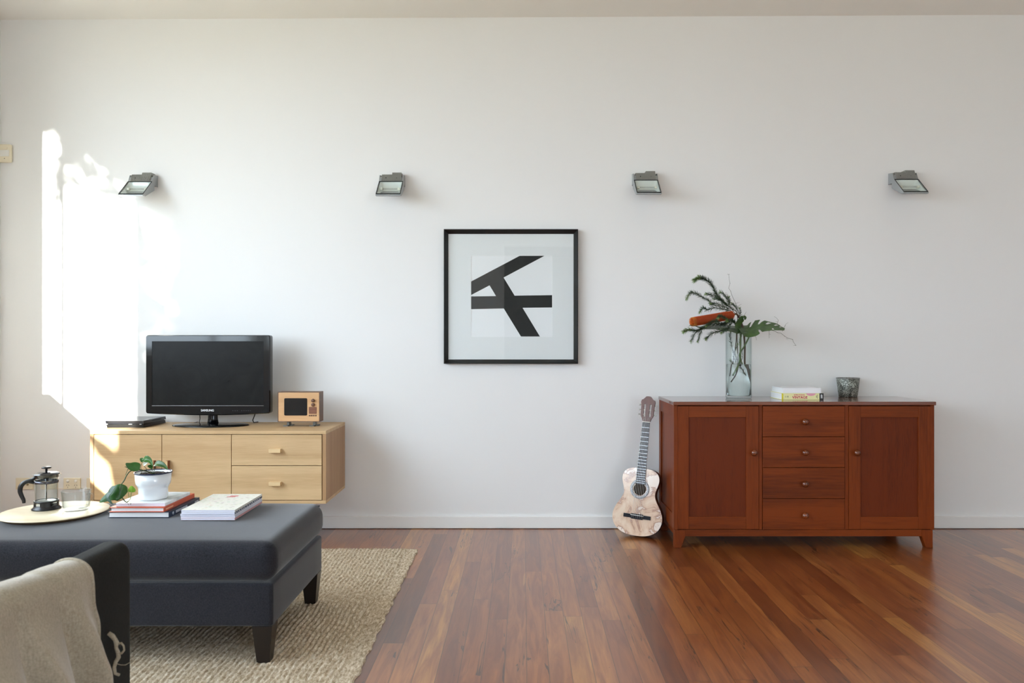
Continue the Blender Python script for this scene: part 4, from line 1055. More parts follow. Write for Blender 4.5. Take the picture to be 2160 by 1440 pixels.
def leaf_mat(name, c1, c2, rough=0.4):
    m = mat(name, c1, rough); n = N(m)
    f = n.noise(n.coord((1,1,1)), 30, 3)
    n.ln(n.ramp(f, [(0.35, c1), (0.65, c2)]), n.b.inputs['Base Color'])
    n.b.inputs['Subsurface Weight'].default_value = 0.0
    tr = n.nt.nodes.new('ShaderNodeBsdfTranslucent'); tr.inputs[0].default_value = tuple(min(1, q*1.4) for q in c2[:3])+(1,)
    mx = n.nt.nodes.new('ShaderNodeMixShader'); mx.inputs[0].default_value = 0.22
    out = [q for q in n.nt.nodes if q.type == 'OUTPUT_MATERIAL'][0]
    n.ln(n.b.outputs[0], mx.inputs[1]); n.ln(tr.outputs[0], mx.inputs[2]); n.ln(mx.outputs[0], out.inputs[0]); return m
M['mon'] = leaf_mat('monstera_green', rgb(58, 84, 40), rgb(80, 108, 52), 0.3)
def solid(o, th=0.0006):
    md = o.modifiers.new('thickness', 'SOLIDIFY'); md.thickness = th; md.offset = 0; return o
def monstera():
    t = thing('monstera_leaf', 'split green monstera leaf stretching right from the vase rim', 'leaf', (VX+0.03, VY, ST+0.1), 'large leaves in the glass vase')
    c = catmull([Q(1010, 1010, 4.19), Q(1150, 1090, 4.18), Q(1290, 1060, 4.16), Q(1420, 1022, 4.14), Q(1580, 1030, 4.12), Q(1700, 1052, 4.1), Q(1800, 1075, 4.09)], 30)
    n = len(c)
    def w(s): return 0.074*(0.62+0.38*min(1, s*3))*(min(1, s*6+0.15))**0.6*(1-max(0, s-0.35)/0.75)**0.8
    slots = [0.24, 0.42, 0.56, 0.70, 0.83]
    def skip(i, j):
        s = i/(n-1); u = abs(-1+2*(j+0.5)/60)
        uu = 1-2*(j+0.5)/60
        for k_, q in enumerate(slots):
            qq = q+0.10*(u-0.3)
            if abs(s-qq) < 0.024*(0.4+u) and u > 0.36 and (u < 0.8 or (k_ < 2)) and (uu < 0 or k_ % 2): return True
        return False
    rows = leaf_rows(c, lambda s: Vector((0.1, 1.0, 0.72-0.25*s)), w, 60, 0.06, 0.06)
    lf = solid(MB().grid(rows, skip=skip).build('blade', M['mon'], t))
    MB().tube([p+Vector((0, 0, -0.001)) for p in c[:-2]], [0.0018*(1-0.8*i/(n-2)) for i in range(n-2)], 6).build('midrib', M['stem_green'], lf)
    st = [in_vase(1578, 797, 0.02), in_vase(1566, 768, 0.015), in_vase(1560, 748, 0.0), in_vase(1570, 730, -0.01), in_vase(1581, 708, -0.02), Q(1215, 1110, 4.185), Q(1150, 1090, 4.18)]
    MB().tube(catmull(st, 6), 0.0042, 8).build('stalk', M['stem_green'], t)
    t = thing('monstera_leaf', 'dark green leaf spreading left below the orange flower', 'leaf', (VX-0.03, VY, ST+0.1), 'large leaves in the glass vase')
    c = catmull([Q(1130, 1090, 4.2), Q(980, 1060, 4.21), Q(820, 1040, 4.2), Q(600, 1030, 4.16), Q(400, 1040, 4.12), Q(250, 1000, 4.1), Q(178, 1025, 4.09)], 10)
    n2 = len(c)
    def w2(s): return 0.062*(min(1, s*5+0.2))**0.6*(1-max(0, s-0.2)/0.8)**1.1+0.0005
    rows = leaf_rows(c, lambda s: Vector((0.1, 1.0, 0.45-0.3*s)), w2, 16, 0.12)
    solid(MB().grid(rows).build('blade', M['mon'], t))
    st = [in_vase(1548, 792, -0.005), in_vase(1560, 764, -0.01), in_vase(1562, 730, -0.015), Vector((VX+0.008, VY-0.02, ST+0.35)), Q(1130, 1090, 4.2)]
    MB().tube(catmull(st, 6), 0.0045, 8).build('stalk', M['stem_green'], t)
    t = thing('green_leaf', 'rounded upright green leaf at the centre of the vase foliage', 'leaf', (VX, VY, ST+0.35), 'large leaves in the glass vase')
    c = catmull([Q(1040, 1120, 4.17), Q(1010, 1020, 4.165), Q(1060, 930, 4.16), Q(1110, 880, 4.16), Q(1150, 900, 4.16)], 8)
    rows = leaf_rows(c, lambda s: Vector((0.9, 0.2, -0.1+0.5*s)), lambda s: 0.017*math.sin(PI*min(1, s*0.9+0.08))**0.6+0.001, 10, 0.15)
    solid(MB().grid(rows).build('blade', M['mon'], t))
    MB().tube([Vector((VX+0.005, VY-0.03, ST+0.2)), Vector((VX-0.003, VY-0.045, ST+0.33)), Q(1040, 1120, 4.17)], 0.002, 6).build('stalk', M['stem_green'], t)
monstera()
def banksia():
    t = thing('banksia_flower', 'long orange banksia flower spike lying to the left over the vase rim', 'flower', (VX-0.02, VY, ST+0.1))
    a = Q(240, 950, 4.10); b = Q(940, 830, 4.17); ax = (b-a).normalized(); L = (b-a).length
    up = Vector((0, 0, 1)); e1 = (up-ax*up.dot(ax)).normalized(); e2 = ax.cross(e1)
    R0 = 0.0205; n = 30; prof = []
    rot = Matrix((e1, e2, ax)).transposed()
    pr = [(0.0, -0.004), (R0*0.5, -0.003), (R0*0.85, 0.002), (R0, 0.010)]+[(R0*(1+0.10*math.sin(PI*i/10)), 0.008+(L-0.02)*i/10) for i in range(1, 11)]+[(R0*0.5, L)]
    core = MB().lathe(pr, a, 28, rot=rot).build('flower_core', mat('rust_core', rgb(150, 60, 24), 0.8), t)
    mo = mat('orange_styles', rgb(214, 96, 36), 0.6); my = mat('yellow_styles', rgb(236, 168, 74), 0.6)
    mb = MB(); rs = random.Random(2)
    for i in range(92):
        z = 0.001+(L-0.008)*i/91
        for k in range(34):
            an = 2*PI*(k+0.5*(i % 2))/34+rs.uniform(-0.03, 0.03)
            rd = e1*math.cos(an)+e2*math.sin(an); p = a+ax*z+rd*(R0*0.9)
            ln = 0.0075*(0.9+0.25*rs.random())
            if z > L*0.85: ln *= 0.7
            q = p+rd*ln*0.8-ax*0.001; e = q+rd*ln*0.15-ax*0.004
            wv = rd.cross(ax)*0.00055; hv = ax*0.00055
            mb.add([p-wv, p+wv, q+wv, q-wv, e+hv*2], [(0, 1, 2, 3), (3, 2, 4)], False, 1 if (i < 7 or rs.random() < 0.10) else 0)
            mb.add([p-hv, p+hv, q+hv, q-hv], [(0, 1, 2, 3)], False, 1 if i < 7 else 0)
    for k in range(420):
        an = rs.uniform(0, 2*PI); rr_ = R0*math.sqrt(rs.random())*0.98; rd = e1*math.cos(an)+e2*math.sin(an)
        p = a+rd*rr_-ax*0.002*(1-(rr_/R0)**2); q = p-ax*0.0055+rd*0.004*(rr_/R0); wv = rd.cross(ax)*0.0005; hv = rd*0.0005
        mb.add([p-wv, p+wv, q+wv, q-wv], [(0, 1, 2, 3)], False, rs.randrange(2)); mb.add([p-hv, p+hv, q+hv, q-hv], [(0, 1, 2, 3)], False, rs.randrange(2))
    o = mb.build('styles', [mo, my], t); o['kind'] = 'stuff'
    st = [in_vase(1583, 822, 0.0), in_vase(1576, 798, 0.0), in_vase(1571, 768, 0.0), in_vase(1571, 730, -0.005), Q(1105, 1090, 4.2), Q(1060, 940, 4.2), b+ax*0.02, b]
    MB().tube(catmull(st, 6), [0.0055]*20+[0.005]*(43-20), 8).build('stalk', mat('brown_stalk', rgb(84, 66, 50), 0.6), t)
banksia()

# ------------------------------------------------------------------ guitar
def guitar():
    o0 = Vector((0.640, 4.175, 0.0145))
    v = Vector((0.090, 0.095, 0.743)).normalized(); yaw = math.radians(20)
    n0 = Vector((-math.sin(yaw), -math.cos(yaw), 0)); n = (n0-v*n0.dot(v)).normalized(); u = v.cross(n)
    T = Matrix((( u.x, v.x, n.x, o0.x), (u.y, v.y, n.y, o0.y), (u.z, v.z, n.z, o0.z), (0, 0, 0, 1)))
    t = thing('guitar', 'small worn classical guitar leaning between the white wall and the sideboard', 'guitar', tuple(o0))
    def X(mb): mb.v = [tuple(T @ Vector(q)) for q in mb.v]; return mb
    # half outline (u, v) bottom to neck
    ho = [(0.0, 0.0), (0.045, 0.003), (0.085, 0.016), (0.118, 0.042), (0.134, 0.080), (0.133, 0.118), (0.118, 0.155), (0.097, 0.190), (0.086, 0.218), (0.087, 0.245), (0.096, 0.275), (0.101, 0.303), (0.095, 0.330), (0.076, 0.350), (0.045, 0.360), (0.0, 0.362)]
    sp = catmull([(a, b, 0) for a, b in ho], 5)
    half = [(p.x, p.y) for p in sp]
    out = half+[(-a, b) for a, b in reversed(half[1:-1])]
    dep = 0.074
    top_m = mat('worn_spruce_highlit', rgb(220, 180, 140), 0.18); q = N(top_m)
    sp_ = q.new('ShaderNodeTexCoord'); 
    f = q.noise(q.coord((1,1,1)), 9.5, 5, 0.62, 0.6); g = q.noise(q.coord((60, 60, 3)), 1.0, 2)
    c = q.ramp(f, [(0.38, rgb(236, 216, 194)), (0.5, rgb(222, 192, 166)), (0.545, rgb(176, 138, 122)), (0.58, rgb(242, 230, 218))])  # worn patches, with whitish gloss highlights put into the pale tones
    q.ln(q.mix(q.math('MULTIPLY', g, 0.25), c, rgb(190, 140, 96)), q.b.inputs['Base Color']); q.bump(f, 0.35, 0.002)
    q.b.inputs['Coat Weight'].default_value = 1.0; q.b.inputs['Coat Roughness'].default_value = 0.12
    side_m = wood('dark_guitar_side', rgb(46, 24, 18), rgb(72, 38, 26), 'Z', 0.3, 0.5)
    body = X(MB().prism(out, 'Z', -dep, -0.003, smooth=True)).build('body', side_m, t)
    # soundboard with a real hole
    hc = (0.0, 0.2495); hr = 0.034; no = len(out)
    vs = [(a, b, -0.003) for a, b in out]+[(a, b, 0.0) for a, b in out]; fs = []
    inner = []
    for a, b in out:
        an = math.atan2(b-hc[1], a-hc[0]); inner.append((hc[0]+hr*math.cos(an), hc[1]+hr*math.sin(an)))
    vs += [(a, b, 0.0) for a, b in inner]+[(a, b, -0.003) for a, b in inner]
    for i in range(no):
        j = (i+1) % no
        fs += [(i, j, no+j, no+i), (no+i, no+j, 2*no+j, 2*no+i), (2*no+i, 2*no+j, 3*no+j, 3*no+i)]
    X(MB().add(vs, fs)).build('soundboard', top_m, t)
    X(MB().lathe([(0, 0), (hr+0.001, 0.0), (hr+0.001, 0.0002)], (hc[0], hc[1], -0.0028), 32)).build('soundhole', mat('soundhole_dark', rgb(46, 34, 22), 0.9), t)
    ros = mat('rosette', rgb(170, 176, 180), 0.4); rq = N(ros)
    cf = rq.noise(rq.coord((1,1,1)), 400, 2); rq.ln(rq.ramp(cf, [(0.4, rgb(120, 126, 134)), (0.6, rgb(220, 222, 224))]), rq.b.inputs['Base Color'])
    X(MB().lathe([(hr+0.003, 0.0002), (hr+0.003, 0.0006), (0.053, 0.0006), (0.053, 0.0002)], (hc[0], hc[1], 0), 48)).build('rosette', ros, t)
    # neck, fretboard, frets
    nv, vb = 0.613, 0.275
    w0, w1 = 0.0205, 0.026
    X(MB().hull([(-w1, vb, 0.0006), (w1, vb, 0.0006), (w0, nv, 0.0006), (-w0, nv, 0.0006)], [(-w1, vb, 0.007), (w1, vb, 0.007), (w0, nv, 0.007), (-w0, nv, 0.007)])).build('fretboard', mat('grey_rosewood', rgb(74, 76, 82), 0.4), t, bevel=0.0005)
    neck = MB(); rows = []
    for i in range(9):
        s = i/8; vv = 0.345+(nv-0.345)*s; ww = w1+(w0-w1)*(vv-vb)/(nv-vb); row = []
        dp = 0.018+0.03*max(0, 1-s*6)
        for k in range(11):
            a = PI+PI*k/10; row.append((ww*math.cos(a), vv, 0.0005+dp*math.sin(a)))
        rows.append(row)
    neck.grid(rows); X(neck).build('neck', side_m, t)
    mb = MB(); scale = 0.47; brv = 0.103
    for k in range(1, 19):
        vv = brv+(nv-brv)*(2**(-k/12.0))
        if vv < vb+0.004: break
        ww = w1+(w0-w1)*(vv-vb)/(nv-vb)
        mb.box(-ww, ww, vv-0.0007, vv+0.0007, 0.007, 0.0082)
    X(mb).build('fret_wires', mat('fret_metal', rgb(200, 205, 210), 0.25, 0.9), t)
    X(MB().box(-w0-0.0005, w0+0.0005, nv, nv+0.004, 0.0006, 0.0095)).build('nut', mat('bone', rgb(236, 232, 220), 0.4), t)
    # slotted headstock
    hp = [(0.021, nv+0.004), (0.026, nv+0.02), (0.034, nv+0.034), (0.036, 0.735-0.03), (0.039, 0.735-0.012), (0.036, 0.735), (0.026, 0.740), (0.019, 0.748), (0.012, 0.7555), (0.0, 0.757)]
    outl = hp+[(-a, b) for a, b in reversed(hp[:-1])]
    sl = [(0.010, nv+0.028), (0.021, 0.735-0.02)]
    hs_m = wood('headstock_wood', rgb(84, 44, 34), rgb(108, 62, 48), 'Z', 0.4, 0.3)
    bm = bmesh.new(); zt2 = 0.006
    def loop(pts, z): return [bm.verts.new((a, b, z)) for a, b in pts]
    slots = [[(s*a, b) for a, b in ((0.0095, nv+0.03), (0.0205, nv+0.03), (0.0215, 0.712), (0.0105, 0.712))] for s in (-1, 1)]
    for z in (zt2, -0.010):
        edges = []
        for pts in [outl]+slots:
            vv = loop(pts, z); edges += [bm.edges.new((vv[i], vv[(i+1) % len(vv)])) for i in range(len(vv))]
        bmesh.ops.triangle_fill(bm, use_beauty=True, use_dissolve=False, edges=edges)
    mb = MB(); bm.verts.index_update()
    mb.add([tuple(q.co) for q in bm.verts], [[q.index for q in f.verts] for f in bm.faces])
    for pts in [outl]+slots:
        m_ = len(pts); mb.add([(a, b, zt2) for a, b in pts]+[(a, b, -0.010) for a, b in pts], [(i, (i+1) % m_, m_+(i+1) % m_, m_+i) for i in range(m_)])
    bm.free()
    X(mb).build('headstock', hs_m, t)
    tm = mat('tuner_metal', rgb(130, 126, 118), 0.35, 0.8); wp = mat('roller_white', rgb(232, 230, 224), 0.4)
    for s in (-1, 1):
        for k in range(3):
            vv = nv+0.042+k*0.026
            pg = MB().tube([(s*0.006, vv, -0.002), (s*0.026, vv, -0.002)], 0.0042, 10); r = X(pg).build('roller', wp, t)
            mb = MB().tube([(s*0.026, vv, -0.002), (s*0.045, vv, -0.004)], 0.0018, 8)
            mb.box(min(s*0.042, s*0.049), max(s*0.042, s*0.049), vv-0.0045, vv+0.0045, -0.0065, -0.0015)
            X(mb).build('tuning_peg', tm, t, bevel=0.0008)
    # bridge and strings
    bg_ = mat('black_bridge', rgb(24, 26, 34), 0.15)
    br = X(MB().box(-0.074, 0.074, 0.092, 0.112, 0.0004, 0.006).box(-0.032, 0.032, 0.088, 0.116, 0.0004, 0.009)).build('bridge', bg_, t, bevel=0.001)
    X(MB().box(-0.036, 0.036, brv+0.004, brv+0.0065, 0.009, 0.0115)).build('saddle', wp, br)
    sm = mat('string_metal', rgb(214, 214, 210), 0.3, 0.5)
    for k in range(6):
        a = -0.026+0.0104*k; b = -0.0165+0.0066*k; s = -1 if k < 3 else 1
        r = 0.0007-0.00006*k
        X(MB().tube([(a, 0.093, 0.0095), (a, brv+0.005, 0.0118), (b, nv+0.002, 0.0100), (s*(0.012+0.002*(k % 3)), nv+0.042+(k % 3)*0.026, 0.002)], r, 5)).build('string', sm, t)
    X(MB().lathe([(0, -0.010), (0.004, -0.009), (0.005, -0.005), (0.003, 0.0), (0.0, 0.0)], (0, 0, 0), 10, rot=Matrix.Rotation(-PI/2, 3, 'X'))).build('strap_button', wp, t) if False else None
guitar()

# ------------------------------------------------------------------ things on the ottoman
TZ = 0.4185
def tray():
    t = thing('serving_tray', 'round pale birch tray lying on the left of the ottoman', 'tray', (-1.712, 2.862, TZ))
    m = wood('birch_ply', rgb(196, 176, 142), rgb(222, 208, 178), 'X', 0.4, 0.3, 0.8)
    MB().lathe([(0, 0.014), (0.180, 0.014), (0.183, 0.012), (0.183, 0.0105), (0, 0.0105)], (-1.712, 2.862, TZ), 96).build('tray_top', m, t)
    MB().lathe([(0.1828, 0.0104), (0.166, 0.0003), (0, 0.0003)], (-1.712, 2.862, TZ), 96).build('edge', wood('birch_edge', rgb(120, 92, 62), rgb(164, 132, 96), 'X', 0.5), t)
tray()
TT = TZ+0.0143
def press():
    x, y = -1.762, 2.895
    t = thing('coffee_press', 'small glass coffee press with black handle and lid on the tray', 'coffee press', (x, y, TT))
    pm = mat('press_black', rgb(22, 22, 25), 0.3)
    base = MB().lathe([(0, 0.0003), (0.049, 0.0003), (0.0495, 0.003), (0.045, 0.006), (0.041, 0.012), (0.0405, 0.014), (0.0385, 0.014), (0.0385, 0.010), (0, 0.010)], (x, y, TT), 48).build('base', pm, t)
    # cage posts with oval windows between
    mb = MB()
    for a0 in range(0, 4):
        a = a0*PI/2+0.45
        vs = []; m_ = 6
        for q in range(m_+1):
            an = a-0.42+0.84*q/m_
            for r, z in ((0.0385, 0.012), (0.0415, 0.012), (0.0415, 0.030), (0.0385, 0.030)): vs.append((x+r*math.cos(an), y+r*math.sin(an), TT+z))
        fs = []
        for q in range(m_):
            for e in range(4): fs.append((q*4+e, q*4+(e+1) % 4, (q+1)*4+(e+1) % 4, (q+1)*4+e))
        fs += [(0, 1, 2, 3), (m_*4+3, m_*4+2, m_*4+1, m_*4)]
        mb.add(vs, fs)
    mb.lathe([(0.0385, 0.027), (0.0418, 0.027), (0.0418, 0.0325), (0.0385, 0.0325), (0.0385, 0.027)], (x, y, TT), 40)
    mb.build('cage', pm, base)
    MB().lathe([(0, 0.0115), (0.030, 0.0125), (0.0368, 0.017), (0.0375, 0.022), (0.0375, 0.122), (0.0382, 0.124), (0.0368, 0.124), (0.0362, 0.122), (0.0362, 0.022), (0.035, 0.0175), (0, 0.014)], (x, y, TT), 48).build('beaker', M['cup_glass'], t)
    ml = mat('lid_metal', rgb(150, 152, 160), 0.3, 0.6)
    MB().lathe([(0.0384, 0.097), (0.0402, 0.097), (0.0402, 0.107), (0.0384, 0.107), (0.0384, 0.097)], (x, y, TT), 48).build('band', mat('dark_metal_band', rgb(90, 90, 96), 0.2, 0.8), t)
    MB().lathe([(0.0386, 0.118), (0.0405, 0.118), (0.0405, 0.1275), (0.045, 0.130), (0.045, 0.1315), (0.03, 0.137), (0.006, 0.1395), (0, 0.1395)], (x, y, TT), 48).build('lid', mat('lid_plastic', rgb(30, 30, 34), 0.12, 0, **{'Coat Weight': 0.8}), t)
    MB().lathe([(0, 0.139), (0.004, 0.139), (0.0038, 0.150), (0.016, 0.1515), (0.0165, 0.155), (0.012, 0.1575), (0, 0.158)], (x, y, TT), 32).build('knob', pm, t)
    pl = MB().tube([(x, y, TT+0.139), (x, y, TT+0.03)], 0.0022, 10).build('plunger_rod', mat('rod_steel', rgb(110, 110, 112), 0.25, 0.9), t)
    MB().lathe([(0, 0.034), (0.030, 0.032), (0.0355, 0.029), (0.0355, 0.0265), (0.030, 0.027), (0, 0.027)], (x, y, TT), 40).build('filter_disc', mat('filter_steel', rgb(130, 130, 130), 0.35, 0.8), pl)
    # handle: from the band, over to the left and down
    hd = Vector((-0.94, -0.34, 0)).normalized()
    hp = [(0.037, 0.120), (0.045, 0.112), (0.058, 0.107), (0.073, 0.101), (0.083, 0.088), (0.085, 0.070), (0.080, 0.053), (0.074, 0.038), (0.073, 0.026)]
    c = catmull([Vector((x, y, TT+z))+hd*r for r, z in hp], 6)
    rad = [0.0055+0.0028*math.sin(PI*i/(len(c)-1)) for i in range(len(c))]
    hn = MB().tube(c, rad, 12).build('handle', pm, t)
    MB().tube([Vector((x, y, TT+0.100))+hd*0.040, Vector((x, y, TT+0.104))+hd*0.06], [0.006, 0.005], 10).build('handle_bracket', pm, hn)
    MB().tube([Vector((x, y, TT+0.120))-hd*0.037, Vector((x, y, TT+0.129))-hd*0.047], [0.010, 0.004], 10).build('spout', M['cup_glass'], t)
press()
def cup():
    x, y = -1.637, 2.872
    t = thing('glass_cup', 'clear wide glass cup with looped handle on the tray', 'cup', (x, y, TT))
    MB().lathe([(0, 0.0004), (0.040, 0.0004), (0.0435, 0.004), (0.0445, 0.012), (0.0500, 0.070), (0.0502, 0.0735), (0.0490, 0.0735), (0.0477, 0.070), (0.0418, 0.014), (0.038, 0.0095), (0, 0.0085)], (x, y, TT), 64).build('bowl', M['cup_glass'], t)
    hd = Vector((0.97, -0.22, 0)).normalized()
    c = catmull([Vector((x, y, TT+z))+hd*r for r, z in ((0.0485, 0.060), (0.060, 0.066), (0.071, 0.062), (0.074, 0.050), (0.067, 0.036), (0.055, 0.026), (0.0465, 0.024))], 8)
    MB().tube(c, 0.0035, 12).build('handle', M['cup_glass'], t)
cup()
OZ = 0.4186
def ottoman_books():
    G = 'books stacked under the plant pot'
    z = OZ
    zt = z+0.0215
    navy = mat('navy_cover', rgb(30, 46, 66), 0.4)
    t = thing('book', 'thick dark navy book at the bottom of the stack under the plant pot', 'book', (-1.37, 2.94, z), G)
    cv = book(t, -1.484, -1.262, 2.805, 3.075, z+0.0003, zt, navy, M['pages'], 'R', 0.0022, 0.004)
    wm = mat('white_print', rgb(220, 224, 230), 0.5)
    RX = Matrix.Rotation(PI/2, 3, 'Y')
    MB().lathe([(0, 0.0006), (0.0058, 0.0006), (0.0058, 0)], (-1.262, 2.838, z+0.0108), 18, rot=RX).build('spine_emblem', wm, cv)
    mb = MB(); rs = random.Random(4); yy = 2.862
    for q in range(9):
        wd = rs.uniform(0.006, 0.011); mb.box(-1.2625, -1.2614, yy, yy+wd, z+0.006, z+0.0155); yy += wd+0.003
    yy = 3.03
    for q in range(4): mb.box(-1.2625, -1.2614, yy, yy+0.006, z+0.008, z+0.014); yy += 0.009
    mb.build('spine_marks', wm, cv)
    z = zt; zt = z+0.0175
    orange = mat('orange_cover', rgb(200, 84, 44), 0.45)
    t = thing('book', 'orange hardcover book in the middle of the stack under the plant pot', 'book', (-1.37, 2.94, z), G)
    cv = book(t, -1.476, -1.278, 2.800, 3.065, z+0.0003, zt, orange, M['pages'], 'R', 0.0026, 0.005)
    mb = MB(); yy = 2.815
    for q in range(8):
        wd = rs.uniform(0.004, 0.008); mb.box(-1.2785, -1.2774, yy, yy+wd, z+0.006, z+0.011); yy += wd+0.002
    mb.build('spine_marks', mat('pale_orange_print', rgb(236, 180, 140), 0.5), cv)
    z = zt; zt = z+0.0115
    t = thing('magazine', 'glossy white magazine on top of the stack, directly under the plant pot', 'magazine', (-1.37, 2.94, z), G)
    gm = mat('glossy_white_cover', rgb(226, 230, 228), 0.15); gn = N(gm)
    gf = gn.noise(gn.coord((1,1,1)), 9, 3, 0.6, 1.0); gn.ln(gn.ramp(gf, [(0.4, rgb(208, 216, 214)), (0.55, rgb(238, 240, 240))]), gn.b.inputs['Base Color'])
    book(t, -1.462, -1.283, 2.818, 3.035, z+0.0003, zt, gm, M['pages_cool'], 'R', 0.0006, 0.0008)
    return zt
PZ = ottoman_books()
def magazines():
    z = OZ; x0, x1, y0, y1 = -1.204, -1.010, 2.770, 3.065
    rs = random.Random(9)
    pc = mat('patterned_cover', rgb(240, 238, 228), 0.35); n = N(pc)
    vt = n.new('ShaderNodeTexVoronoi'); vt.inputs['Scale'].default_value = 52; n.ln(n.coord((1, 0.8, 1)), vt.inputs['Vector'])
    dots = n.math('LESS_THAN', vt.outputs['Distance'], 0.30); sq = n.noise(n.coord((1,1,1)), 60, 3, 0.6, 2.0)
    line = n.math('LESS_THAN', n.math('ABSOLUTE', n.math('SUBTRACT', sq, 0.5)), 0.012)
    hue = n.mix(0.42, n.mix(0.5, vt.outputs['Color'], rgb(170, 150, 120)), rgb(240, 236, 225))
    c = n.mix(n.math('MULTIPLY', n.math('MAXIMUM', dots, line), 0.55), rgb(242, 240, 230), hue); n.ln(c, n.b.inputs['Base Color'])
    specs = [('pinkish magazine at the very bottom of the white magazine stack', rgb(214, 180, 178), rgb(206, 150, 150)),
             ('white magazine second from the bottom of the magazine stack', rgb(232, 232, 236), rgb(220, 220, 228)),
             ('white magazine in the middle of the magazine stack', rgb(236, 236, 240), rgb(228, 228, 236)),
             ('magazine with dark navy marked spine, second from the top of the magazine stack', rgb(226, 228, 236), rgb(44, 54, 84)),
             ('white magazine with pale printed patterns and a red mark, topmost of the magazine stack', None, rgb(226, 222, 212))]
    for i, (lb, cc, sc) in enumerate(specs):
        th = 0.0072 if i < 4 else 0.0078; dx = rs.uniform(-0.003, 0.003); dy = rs.uniform(-0.004, 0.004)
        a, b, c_, d = x0+dx, x1+dx*0.4, y0+dy, y1+dy
        t = thing('magazine', lb, 'magazine', ((a+b)/2, (c_+d)/2, z), 'stack of magazines on the ottoman')
        MB().box(a+0.0006, b-0.001, c_+0.0006, d-0.0006, z+0.0005, z+th-0.0005).build('page_block', M['pages_cool'], t)
        cm = pc if i == 4 else mat('magazine_cover', cc, 0.35)
        cv = MB().box(a, b-0.001, c_, d, z+0.0001, z+0.0005).box(a, b-0.001, c_, d, z+th-0.0005, z+th).build('cover', cm, t)
        sp = MB().box(b-0.001, b, c_, d, z+0.0001, z+th).build('spine', mat('magazine_spine', sc, 0.4), t)
        if i == 3:
            mb = MB(); yy = c_+0.006
            while yy < d-0.02:
                wd = rs.uniform(0.004, 0.010); mb.box(b-0.0002, b+0.0004, yy, yy+wd, z+0.0018, z+th-0.0018); yy += wd+rs.uniform(0.008, 0.018)
            mb.build('spine_marks', M['white_cover'], sp)
        if i == 4:
            rm = mat('red_print', rgb(200, 76, 80), 0.5)
            MB().box(a+0.075, a+0.108, d-0.062, d-0.052, z+th-0.0001, z+th+0.0003).box(a+0.083, a+0.114, d-0.048, d-0.034, z+th-0.0001, z+th+0.0003).build('title_mark', rm, cv)
        z += th+0.0001
magazines()
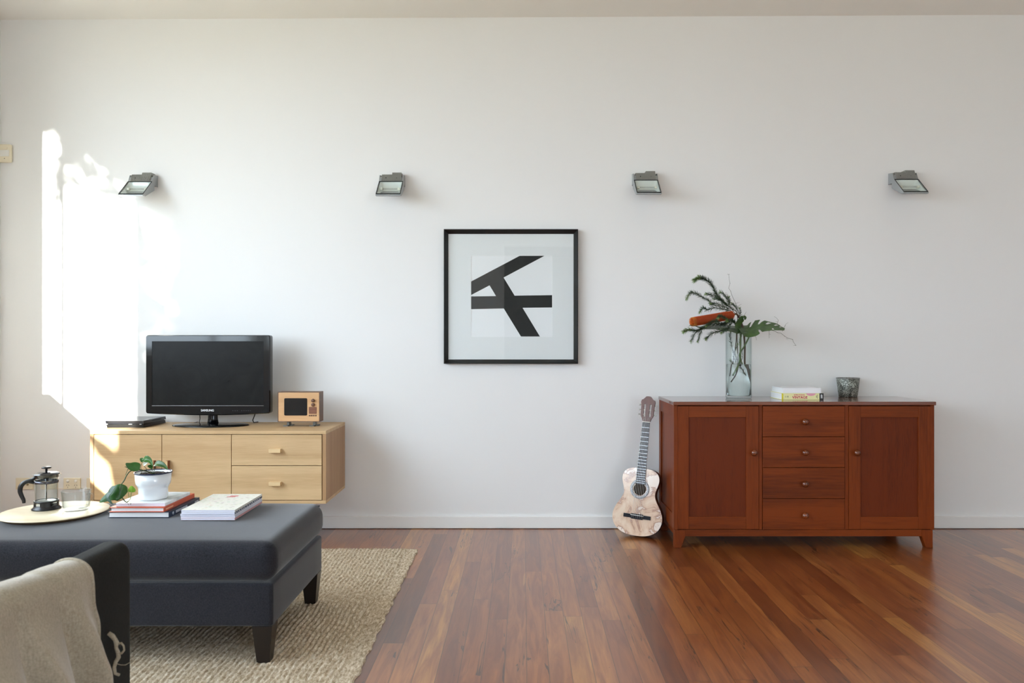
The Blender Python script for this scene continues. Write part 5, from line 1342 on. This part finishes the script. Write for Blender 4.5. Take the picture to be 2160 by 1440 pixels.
def plant():
    x, y = -1.366, 2.905; z = PZ
    pot = thing('plant_pot', 'white enamel pot with blue rim holding a small trailing vine, on the book stack', 'pot', (x, y, z))
    en = mat('white_enamel', rgb(232, 236, 240), 0.12, 0, **{'Coat Weight': 1.0, 'Coat Roughness': 0.05})
    MB().lathe([(0, 0.0004), (0.0475, 0.0004), (0.0505, 0.003), (0.0512, 0.006), (0.0520, 0.040), (0.0535, 0.046), (0.0575, 0.052), (0.0610, 0.058), (0.0622, 0.066), (0.0640, 0.098), (0.0620, 0.098), (0.060, 0.066), (0.056, 0.06), (0, 0.06)], (x, y, z), 64).build('pot_body', en, pot)
    MB().lathe([(0.0638, 0.0965), (0.0665, 0.0975), (0.0675, 0.0995), (0.066, 0.1015), (0.0635, 0.1010), (0.0620, 0.0975)], (x, y, z), 64).build('rim', mat('navy_enamel_rim', rgb(26, 34, 66), 0.15), pot)
    soil = MB(); rows = []; rs = random.Random(6)
    for i in range(14):
        r = 0.0618*i/13; rows.append([(x+r*math.cos(2*PI*k/40), y+r*math.sin(2*PI*k/40), z+0.088+rs.uniform(0, 0.005)*(1 if k < 40 else 1)) for k in range(40)])
        rows[-1].append(rows[-1][0])
    sm = mat('potting_soil', rgb(38, 30, 26), 0.95); q = N(sm); f = q.noise(q.coord((1,1,1)), 300, 2)
    q.ln(q.ramp(f, [(0.45, rgb(26, 20, 18)), (0.62, rgb(72, 58, 48)), (0.7, rgb(120, 100, 84))]), q.b.inputs['Base Color'])
    soil.grid(rows, smooth=False).build('soil', sm, pot)
    t = thing('pothos_vine', 'small trailing green vine growing in the white pot on the books', 'plant', (x, y, z+0.09))
    G1 = leaf_mat('vine_leaf', rgb(50, 92, 40), rgb(70, 118, 48), 0.3); G2 = leaf_mat('young_vine_leaf', rgb(130, 170, 60), rgb(160, 200, 80), 0.3)
    st_m = mat('vine_stem', rgb(74, 88, 50), 0.5); st_l = mat('pale_vine_stem', rgb(150, 164, 90), 0.5); white = mat('cream_bud', rgb(226, 228, 214), 0.4)
    def R(zx, zy, d): return P(200+zx/12, 955+zy/12, d)
    org = Vector((x+0.008, y, z+0.09))
    MB().tube(catmull([org, R(1330, 470, 2.88), R(1180, 432, 2.86), R(1040, 415, 2.84), R(900, 460, 2.82), R(810, 560, 2.81), R(740, 700, 2.80), R(660, 820, 2.79), R(645, 920, 2.785), R(660, 1060, 2.785), R(720, 1170, 2.79), R(800, 1245, 2.795), R(860, 1210, 2.80)], 6), 0.0022, 8).build('stem', st_m, t)
    MB().tube(catmull([R(810, 1240, 2.795), R(880, 1190, 2.80), R(910, 1110, 2.80), R(925, 1000, 2.80)], 6), 0.0014, 8).build('stem', st_l, t)
    MB().tube(catmull([R(870, 1140, 2.80), R(850, 1040, 2.80), R(840, 950, 2.80), R(825, 880, 2.80)], 6), [0.0012]*10+[0.0016]*6+[0.001]*3, 6).build('stem', st_l, t)
    for pts in (([org, R(1440, 480, 2.89), R(1340, 430, 2.87), R(1250, 330, 2.86), R(1215, 230, 2.86)]), ([R(1185, 510, 2.85), R(1180, 450, 2.85), R(1165, 350, 2.85), R(1190, 260, 2.85)]),
                ([org, R(1450, 440, 2.88), R(1420, 390, 2.88)]), ([org, R(1500, 460, 2.91), R(1530, 400, 2.91), R(1520, 330, 2.91)]), ([R(1010, 415, 2.84), R(860, 385, 2.82), R(760, 345, 2.81)]),
                ([R(840, 400, 2.82), R(810, 480, 2.81), R(775, 560, 2.81)])):
        MB().tube(catmull(pts, 5), 0.0010, 6).build('stem', st_m, t)
    MB().tube([R(830, 1250, 2.795), R(840, 1290, 2.79), R(850, 1320, 2.79)], 0.0007, 5).tube([R(900, 1240, 2.80), R(915, 1280, 2.80), R(905, 1310, 2.80)], 0.0009, 5).build('aerial_root', st_m, t)
    def heart(s): return (math.sin(PI*min(1, (s*0.97+0.03)**0.62)))**0.85
    def lf(pts, w, side, m, fold=0.25, nt=10):
        c = catmull(pts, 6)
        solid(MB().grid(leaf_rows(c, lambda s: Vector(side), lambda s: w*heart(s)+0.0004, nt, fold)).build('leaf', m, t), 0.0005)
    lf([R(1215, 215, 2.86), R(1300, 160, 2.855), R(1400, 200, 2.85), R(1470, 330, 2.84)], 0.0125, (0.5, 0.3, 0.8), G1, 0.35)
    lf([R(1225, 125, 2.87), R(1195, 170, 2.86), R(1195, 240, 2.86)], 0.008, (1, 0.2, 0.1), G1)
    lf([R(1150, 350, 2.83), R(1000, 345, 2.825), R(880, 320, 2.82), R(780, 260, 2.815)], 0.0165, (0.15, 0.35, 0.9), G1, 0.2)
    lf([R(1510, 300, 2.91), R(1600, 275, 2.90), R(1740, 320, 2.89), R(1850, 425, 2.88)], 0.012, (0.2, 0.6, 0.7), G1, 0.3)
    lf([R(1470, 345, 2.88), R(1400, 340, 2.88), R(1330, 330, 2.88)], 0.009, (0.1, 0.4, -0.9), G1, 0.2)
    lf([R(745, 1090, 2.79), R(620, 1000, 2.78), R(420, 1060, 2.775), R(115, 1250, 2.77)], 0.030, (0.15, 0.25, 0.95), G1, 0.12, 14)
    lf([R(520, 850, 2.76), R(430, 1000, 2.755), R(360, 1130, 2.75), R(460, 1300, 2.745)], 0.016, (0.9, -0.5, 0.4), leaf_mat('vine_leaf_back', rgb(56, 84, 66), rgb(80, 108, 88), 0.3), 0.45)
    lf([R(925, 995, 2.80), R(930, 920, 2.80), R(925, 830, 2.80)], 0.0135, (1, 0.1, 0), G2, 0.15)
    lf([R(1230, 310, 2.85), R(1290, 270, 2.85), R(1355, 230, 2.85)], 0.006, (0.3, 0.2, 0.9), white, 0.6)
plant()
